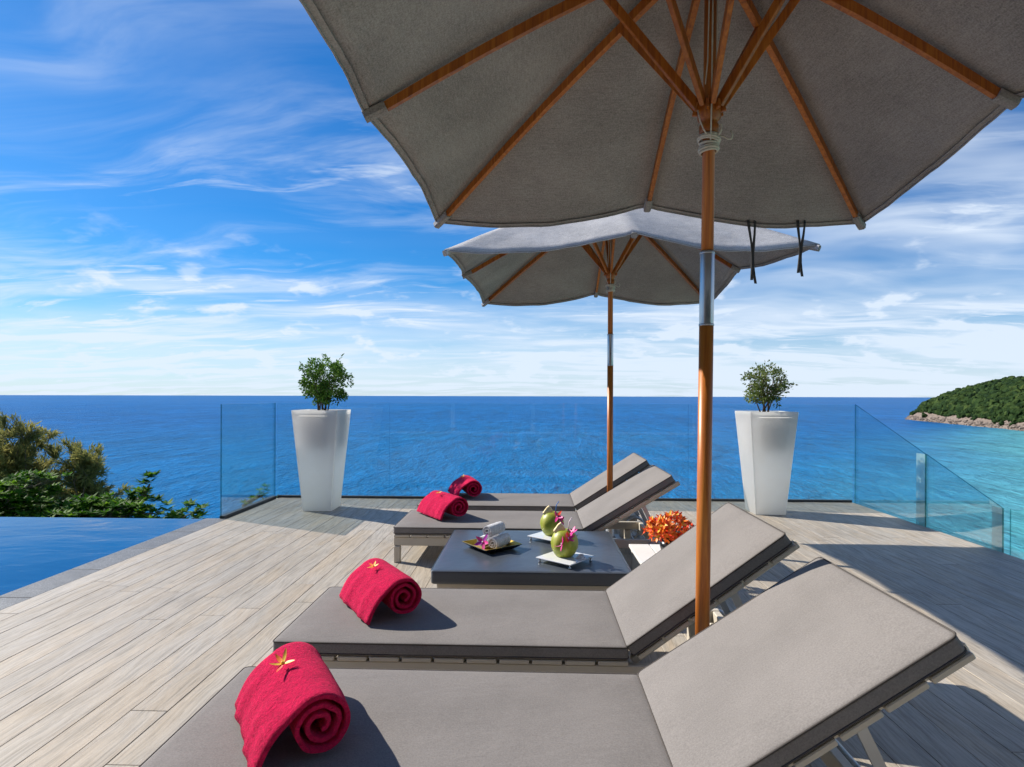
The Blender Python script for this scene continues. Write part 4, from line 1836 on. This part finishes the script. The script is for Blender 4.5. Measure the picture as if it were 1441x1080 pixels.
def planter(loc, label, plabel, style, seed, rz=0):
    t = empty('planter_pot', loc, rz)
    tag(t, label, 'planter', 'tall white planters by the glass')
    H, hb, ht = 1.095, .158, .250
    def shell(ins, z0, z1, flip=False):
        rings = []
        for i in range(9):
            q = i / 8
            z = z0 + (z1 - z0) * q
            h = hb + (ht - hb) * (z / H) - ins
            rings.append([Vector((x, y, z)) for x, y in rrect(h, h, .012, 3)])
        return rings
    mb = MB()
    # thin translucent skin, open at the top, with a rolled-in lip
    outer = shell(0, 0.004, H)
    lip = [[Vector((x, y, H + .002)) for x, y in rrect(ht - .012, ht - .012, .012, 3)],
           [Vector((x, y, H - .035)) for x, y in rrect(ht - .016, ht - .016, .012, 3)]]
    mb.loft(outer + lip, True, True, False, 0, False)
    for i in range(len(mb.sm)):
        mb.sm[i] = False
    mb.build('shell', M_PLANTER, t)
    # inner soil tub hanging in the top of the shell
    mb = MB()
    tub = []
    for z, h in ((.66, .120), (.68, .135), (1.03, .182)):
        tub.append([Vector((x, y, z)) for x, y in rrect(h, h, .05, 5)])
    mb.loft(tub, True, True, True, 0, True)
    mb.build('soil_tub', M_TUB, t)
    mb = MB()
    n = 14
    vs, fs = [], []
    for j in range(n + 1):
        for i in range(n + 1):
            x = (i / n - .5) * 2 * .165
            y = (j / n - .5) * 2 * .165
            vs.append((x, y, 1.055 + .02 * noise.noise(Vector((x * 14, y * 14, seed)))))
    for j in range(n):
        for i in range(n):
            a = j * (n + 1) + i
            fs.append((a, a + 1, a + n + 2, a + n + 1))
    mb.add(vs, fs, 0, True)
    mb.build('soil', M_SOIL, t)
    mb = MB()
    hc = hb + (ht - hb) * (1.06 / H) - .017
    mb.loft([[Vector((x, y, 1.060)) for x, y in rrect(hc, hc, .012, 3)], [Vector((x, y, 1.062)) for x, y in rrect(.13, .13, .012, 3)]], True, False, False, 0, False)
    mb.build('sun_baffle', M_PLANTER, t)  # added baffle over the gap round the tub, keeps direct sun out of the shell
    # shrub
    rng = random.Random(seed)
    sh = empty('potted_shrub', (loc[0], loc[1], 1.05))
    tag(sh, plabel, 'shrub', 'shrubs in the white planters')
    trunk = MB()
    items = []
    ends = []
    c = Vector((0.015, 0, .355)) if style == 0 else Vector((0, 0, .34))
    rad = Vector((.275, .265, .265)) if style == 0 else Vector((.25, .24, .235))
    nst = 9 if style == 0 else 11
    for k in range(nst):
        a = 2 * PI * k / nst + rng.uniform(-.3, .3)
        tilt = rng.uniform(.15, .85)
        base = Vector((rng.uniform(-.05, .05), rng.uniform(-.05, .05), 0))
        tip = c + Vector((math.cos(a) * rad.x * tilt, math.sin(a) * rad.y * tilt, rng.uniform(-.02, .6) * rad.z))
        m1 = base.lerp(tip, .5) + Vector((rng.uniform(-.03, .03), rng.uniform(-.03, .03), .02))
        trunk.tube([base, m1, tip], [.008, .0055, .003], 6)
        for q in range(7 if style == 0 else 8):
            st_ = base.lerp(tip, rng.uniform(.30, 1))
            dd = rand_unit(rng)
            dd.z = abs(dd.z) * .7 + .05
            e = st_ + dd * rng.uniform(.10, .22)
            # keep inside an uneven ellipsoid
            v = Vector(((e.x - c.x) / rad.x, (e.y - c.y) / rad.y, (e.z - c.z) / rad.z))
            lim = 1.0 + .22 * noise.noise(v.normalized() * 2.2 + Vector((seed, 0, 0)))
            if v.length > lim:
                v = v.normalized() * lim
                e = c + Vector((v.x * rad.x, v.y * rad.y, v.z * rad.z))
            trunk.tube([st_, st_.lerp(e, .5) + rand_unit(rng) * .01, e], [.003, .0022, .0014], 4)
            ends.append((st_, e))
    for (s_, e) in ends:
        nl = 34 if style == 0 else 18
        tint = rng.uniform(.2, .75)
        for q in range(nl):
            f = rng.uniform(-.1, 1.08)
            p = s_.lerp(e, f) + rand_unit(rng) * (.03 if style == 0 else .022)
            items.append(leaf_item(rng, p, (e - s_).normalized(), .036, .017, tint, .1, 1.0))
    for q in range(95 if style == 0 else 60):
        n_ = rand_unit(rng)
        lim = 1.0 + .20 * noise.noise(n_ * 2.2 + Vector((seed, 0, 0)))
        kk = rng.uniform(.45, 1.0) ** .6 * lim
        cc = c + Vector((n_.x * rad.x, n_.y * rad.y, n_.z * rad.z)) * kk
        if cc.z < .06:
            continue
        tint = min(1, max(0, rng.gauss(.5, .25)))
        for r_ in range(34 if style == 0 else 15):
            items.append(leaf_item(rng, cc + rand_unit(rng) * .034, n_, .034, .016, tint, .0, .9))
    if style == 0:
        # unruly shoots above the crown
        for dx, dz in ((.22, .30), (.26, .12), (-.24, .2)):
            e = c + Vector((dx, rng.uniform(-.05, .05), dz))
            s_ = c + Vector((dx * .5, 0, dz * .5))
            trunk.tube([s_, e], [.002, .001], 4)
            for q in range(12):
                items.append(leaf_item(rng, s_.lerp(e, rng.uniform(.3, 1)), (e - s_).normalized(), .032, .014, .6, 0, .7))
    trunk.build('trunk', M_BARK, sh)
    obj('crown', leaf_mesh('crown', items, M_LEAF_D if style == 0 else M_LEAF_L), None, sh)


planter((-2.335, 6.545, 0), 'tall tapered white planter at left by the glass balustrade', 'dense dark green round shrub in the left white planter', 0, 3)
planter((2.525, 6.575, 0), 'tall tapered white planter at right behind the lounger backrests', 'sparse olive green shrub in the right white planter', 1, 8)


# ------------------------------------------------------------------ trees below the pool
def branch_path(rng, a, b, bend=.12, n=5):
    a, b = Vector(a), Vector(b)
    L_ = (b - a).length
    off = rand_unit(rng) * L_ * bend
    return [a.lerp(b, i / n) + off * math.sin(PI * i / n) for i in range(n + 1)]


def casuarina(loc, top, width, label, seed):
    rng = random.Random(seed)
    t = empty('casuarina_tree', loc)
    tag(t, label, 'tree', 'trees below the pool')
    H = top - loc[2]
    tr = MB()
    tr.tube(branch_path(rng, (0, 0, 0), (.3, .2, H * .62), .05, 8), [.22, .20, .18, .16, .14, .12, .10, .085, .07], 8)
    items = []
    # uneven lobes: (x, z fraction, radius)
    lobes = []
    for k in range(44):
        a = rng.uniform(0, 2 * PI)
        q = 1 - .30 * rng.random()
        w_ = width * math.sqrt(max(.05, 1 - ((q - .74) / .28) ** 2)) * rng.uniform(.15, 1.0)
        lobes.append(Vector((w_ * math.cos(a), w_ * math.sin(a) * .8, H * q - .4)))
    for lb in lobes:
        z0 = H * rng.uniform(.5, .66)
        path = branch_path(rng, (.2, .1, min(z0, lb.z - .3)), lb, .10, 5)
        tr.tube(path, [.06, .05, .04, .03, .02, .010], 5)
        for q in range(10):
            s = path[rng.randint(3, 5)]
            e = s + (rand_unit(rng) + Vector((0, 0, .35))) * rng.uniform(.3, .7)
            tr.tube([s, s.lerp(e, .5) + Vector((0, 0, .05)), e], [.012, .008, .004], 4)
            tint = min(1, max(0, rng.gauss(.45, .25)))
            for r in range(120):
                p = s.lerp(e, rng.uniform(.1, 1.05)) + rand_unit(rng) * .16 * rng.random()
                d = ((e - s).normalized() * .8 + rand_unit(rng) * .7 + Vector((0, 0, .15))).normalized()
                sd = d.cross(rand_unit(rng)).normalized()
                items.append((p, d, sd, rng.uniform(.14, .28), rng.uniform(.022, .042), min(1, max(0, tint + rng.gauss(0, .18)))))
    tr.build('trunk', M_BARK, t)
    obj('crown', leaf_mesh('crown', items, M_LEAF_C), None, t)


def almond(loc, tiers, label, seed, leaf=.20):
    """tree with flat tiers of big glossy leaves; tiers: (x0,y0,x1,y1,z,halfwidth)"""
    rng = random.Random(seed)
    t = empty('almond_tree', loc)
    tag(t, label, 'tree', 'trees below the pool')
    tr = MB()
    items = []
    topz = max(q[4] for q in tiers)
    tr.tube(branch_path(rng, (0, 0, 0), (.1, 0, topz - loc[2] - .5), .04, 6), [.2, .18, .16, .14, .12, .09, .06], 8)
    for (ax, ay, bx, by, z, hw, nros) in tiers:
        A = Vector((ax - loc[0], ay - loc[1], z - loc[2] - .35))
        B = Vector((bx - loc[0], by - loc[1], z - loc[2]))
        path = branch_path(rng, A, B, .06, 6)
        tr.tube([Vector((.05, 0, max(.5, A.z - .8)))] + path, [.09, .075, .065, .055, .045, .035, .025, .012], 6)
        for k in range(nros):
            f = rng.uniform(0, 1.03)
            i = min(5, int(f * 6))
            c = path[i].lerp(path[i + 1], f * 6 - i)
            c = c + Vector((rng.uniform(-1, 1) * hw * .5, rng.uniform(-1, 1) * hw, rng.uniform(-.10, .34)))
            s0 = path[max(0, i - 1)]
            if rng.random() < .45:
                tr.tube([s0, s0.lerp(c, .6) - Vector((0, 0, .06)), c], [.018, .012, .007], 4)
            tint = min(1, max(0, rng.gauss(.5, .22)))
            for q in range(15):
                a = 2 * PI * q / 7.5 + rng.uniform(-.3, .3)
                d = Vector((math.cos(a), math.sin(a), rng.uniform(-.25, .75))).normalized()
                sd = d.cross(Vector((0, 0, 1))).normalized()
                items.append((c, d, sd, leaf * rng.uniform(.7, 1.2), leaf * rng.uniform(.40, .55), min(1, max(0, tint + rng.gauss(0, .14)))))
    tr.build('trunk', M_BARK, t)
    obj('crown', leaf_mesh('crown', items, M_LEAF_A), None, t)


casuarina((-16.6, 18.5, -12.5), .50, 2.35, 'feathery olive casuarina tree rising beyond the pool edge at left', 5)
casuarina((-14.6, 18.8, -12.8), -.35, 1.35, 'smaller feathery grey green tree right of the tall casuarina', 17)
almond((-10.2, 14.0, -9.5), [(-11.6, 14.1, -8.8, 13.6, -1.50, .55, 90), (-11.3, 13.5, -8.35, 14.3, -1.80, .6, 110), (-10.3, 14.0, -9.3, 14.2, -1.25, .25, 18),
                             (-9.3, 13.9, -9.1, 13.9, -.86, .10, 7), (-11.4, 14.4, -10.3, 14.2, -1.5, .5, 60), (-10.8, 13.8, -8.6, 13.9, -2.1, .7, 90)],
       'bright green tree with flat tiers of broad leaves beyond the pool', 6)
almond((-13.7, 14.6, -9.5), [(-14.8, 14.5, -12.4, 14.4, -1.0, .8, 110), (-14.8, 14.0, -12.2, 14.6, -1.4, .8, 130), (-14.0, 14.6, -11.9, 14.4, -1.8, .8, 130), (-13.8, 14.4, -11.4, 14.0, -2.1, .7, 100)],
       'dark green broad leaved tree at the far left beyond the pool', 9)
almond((-7.1, 15.5, -11.0), [(-7.6, 15.5, -6.9, 15.4, -1.28, .2, 7), (-7.5, 15.6, -6.8, 15.5, -1.75, .3, 12)],
       'small green treetop seen through the left glass pane', 13, .15)
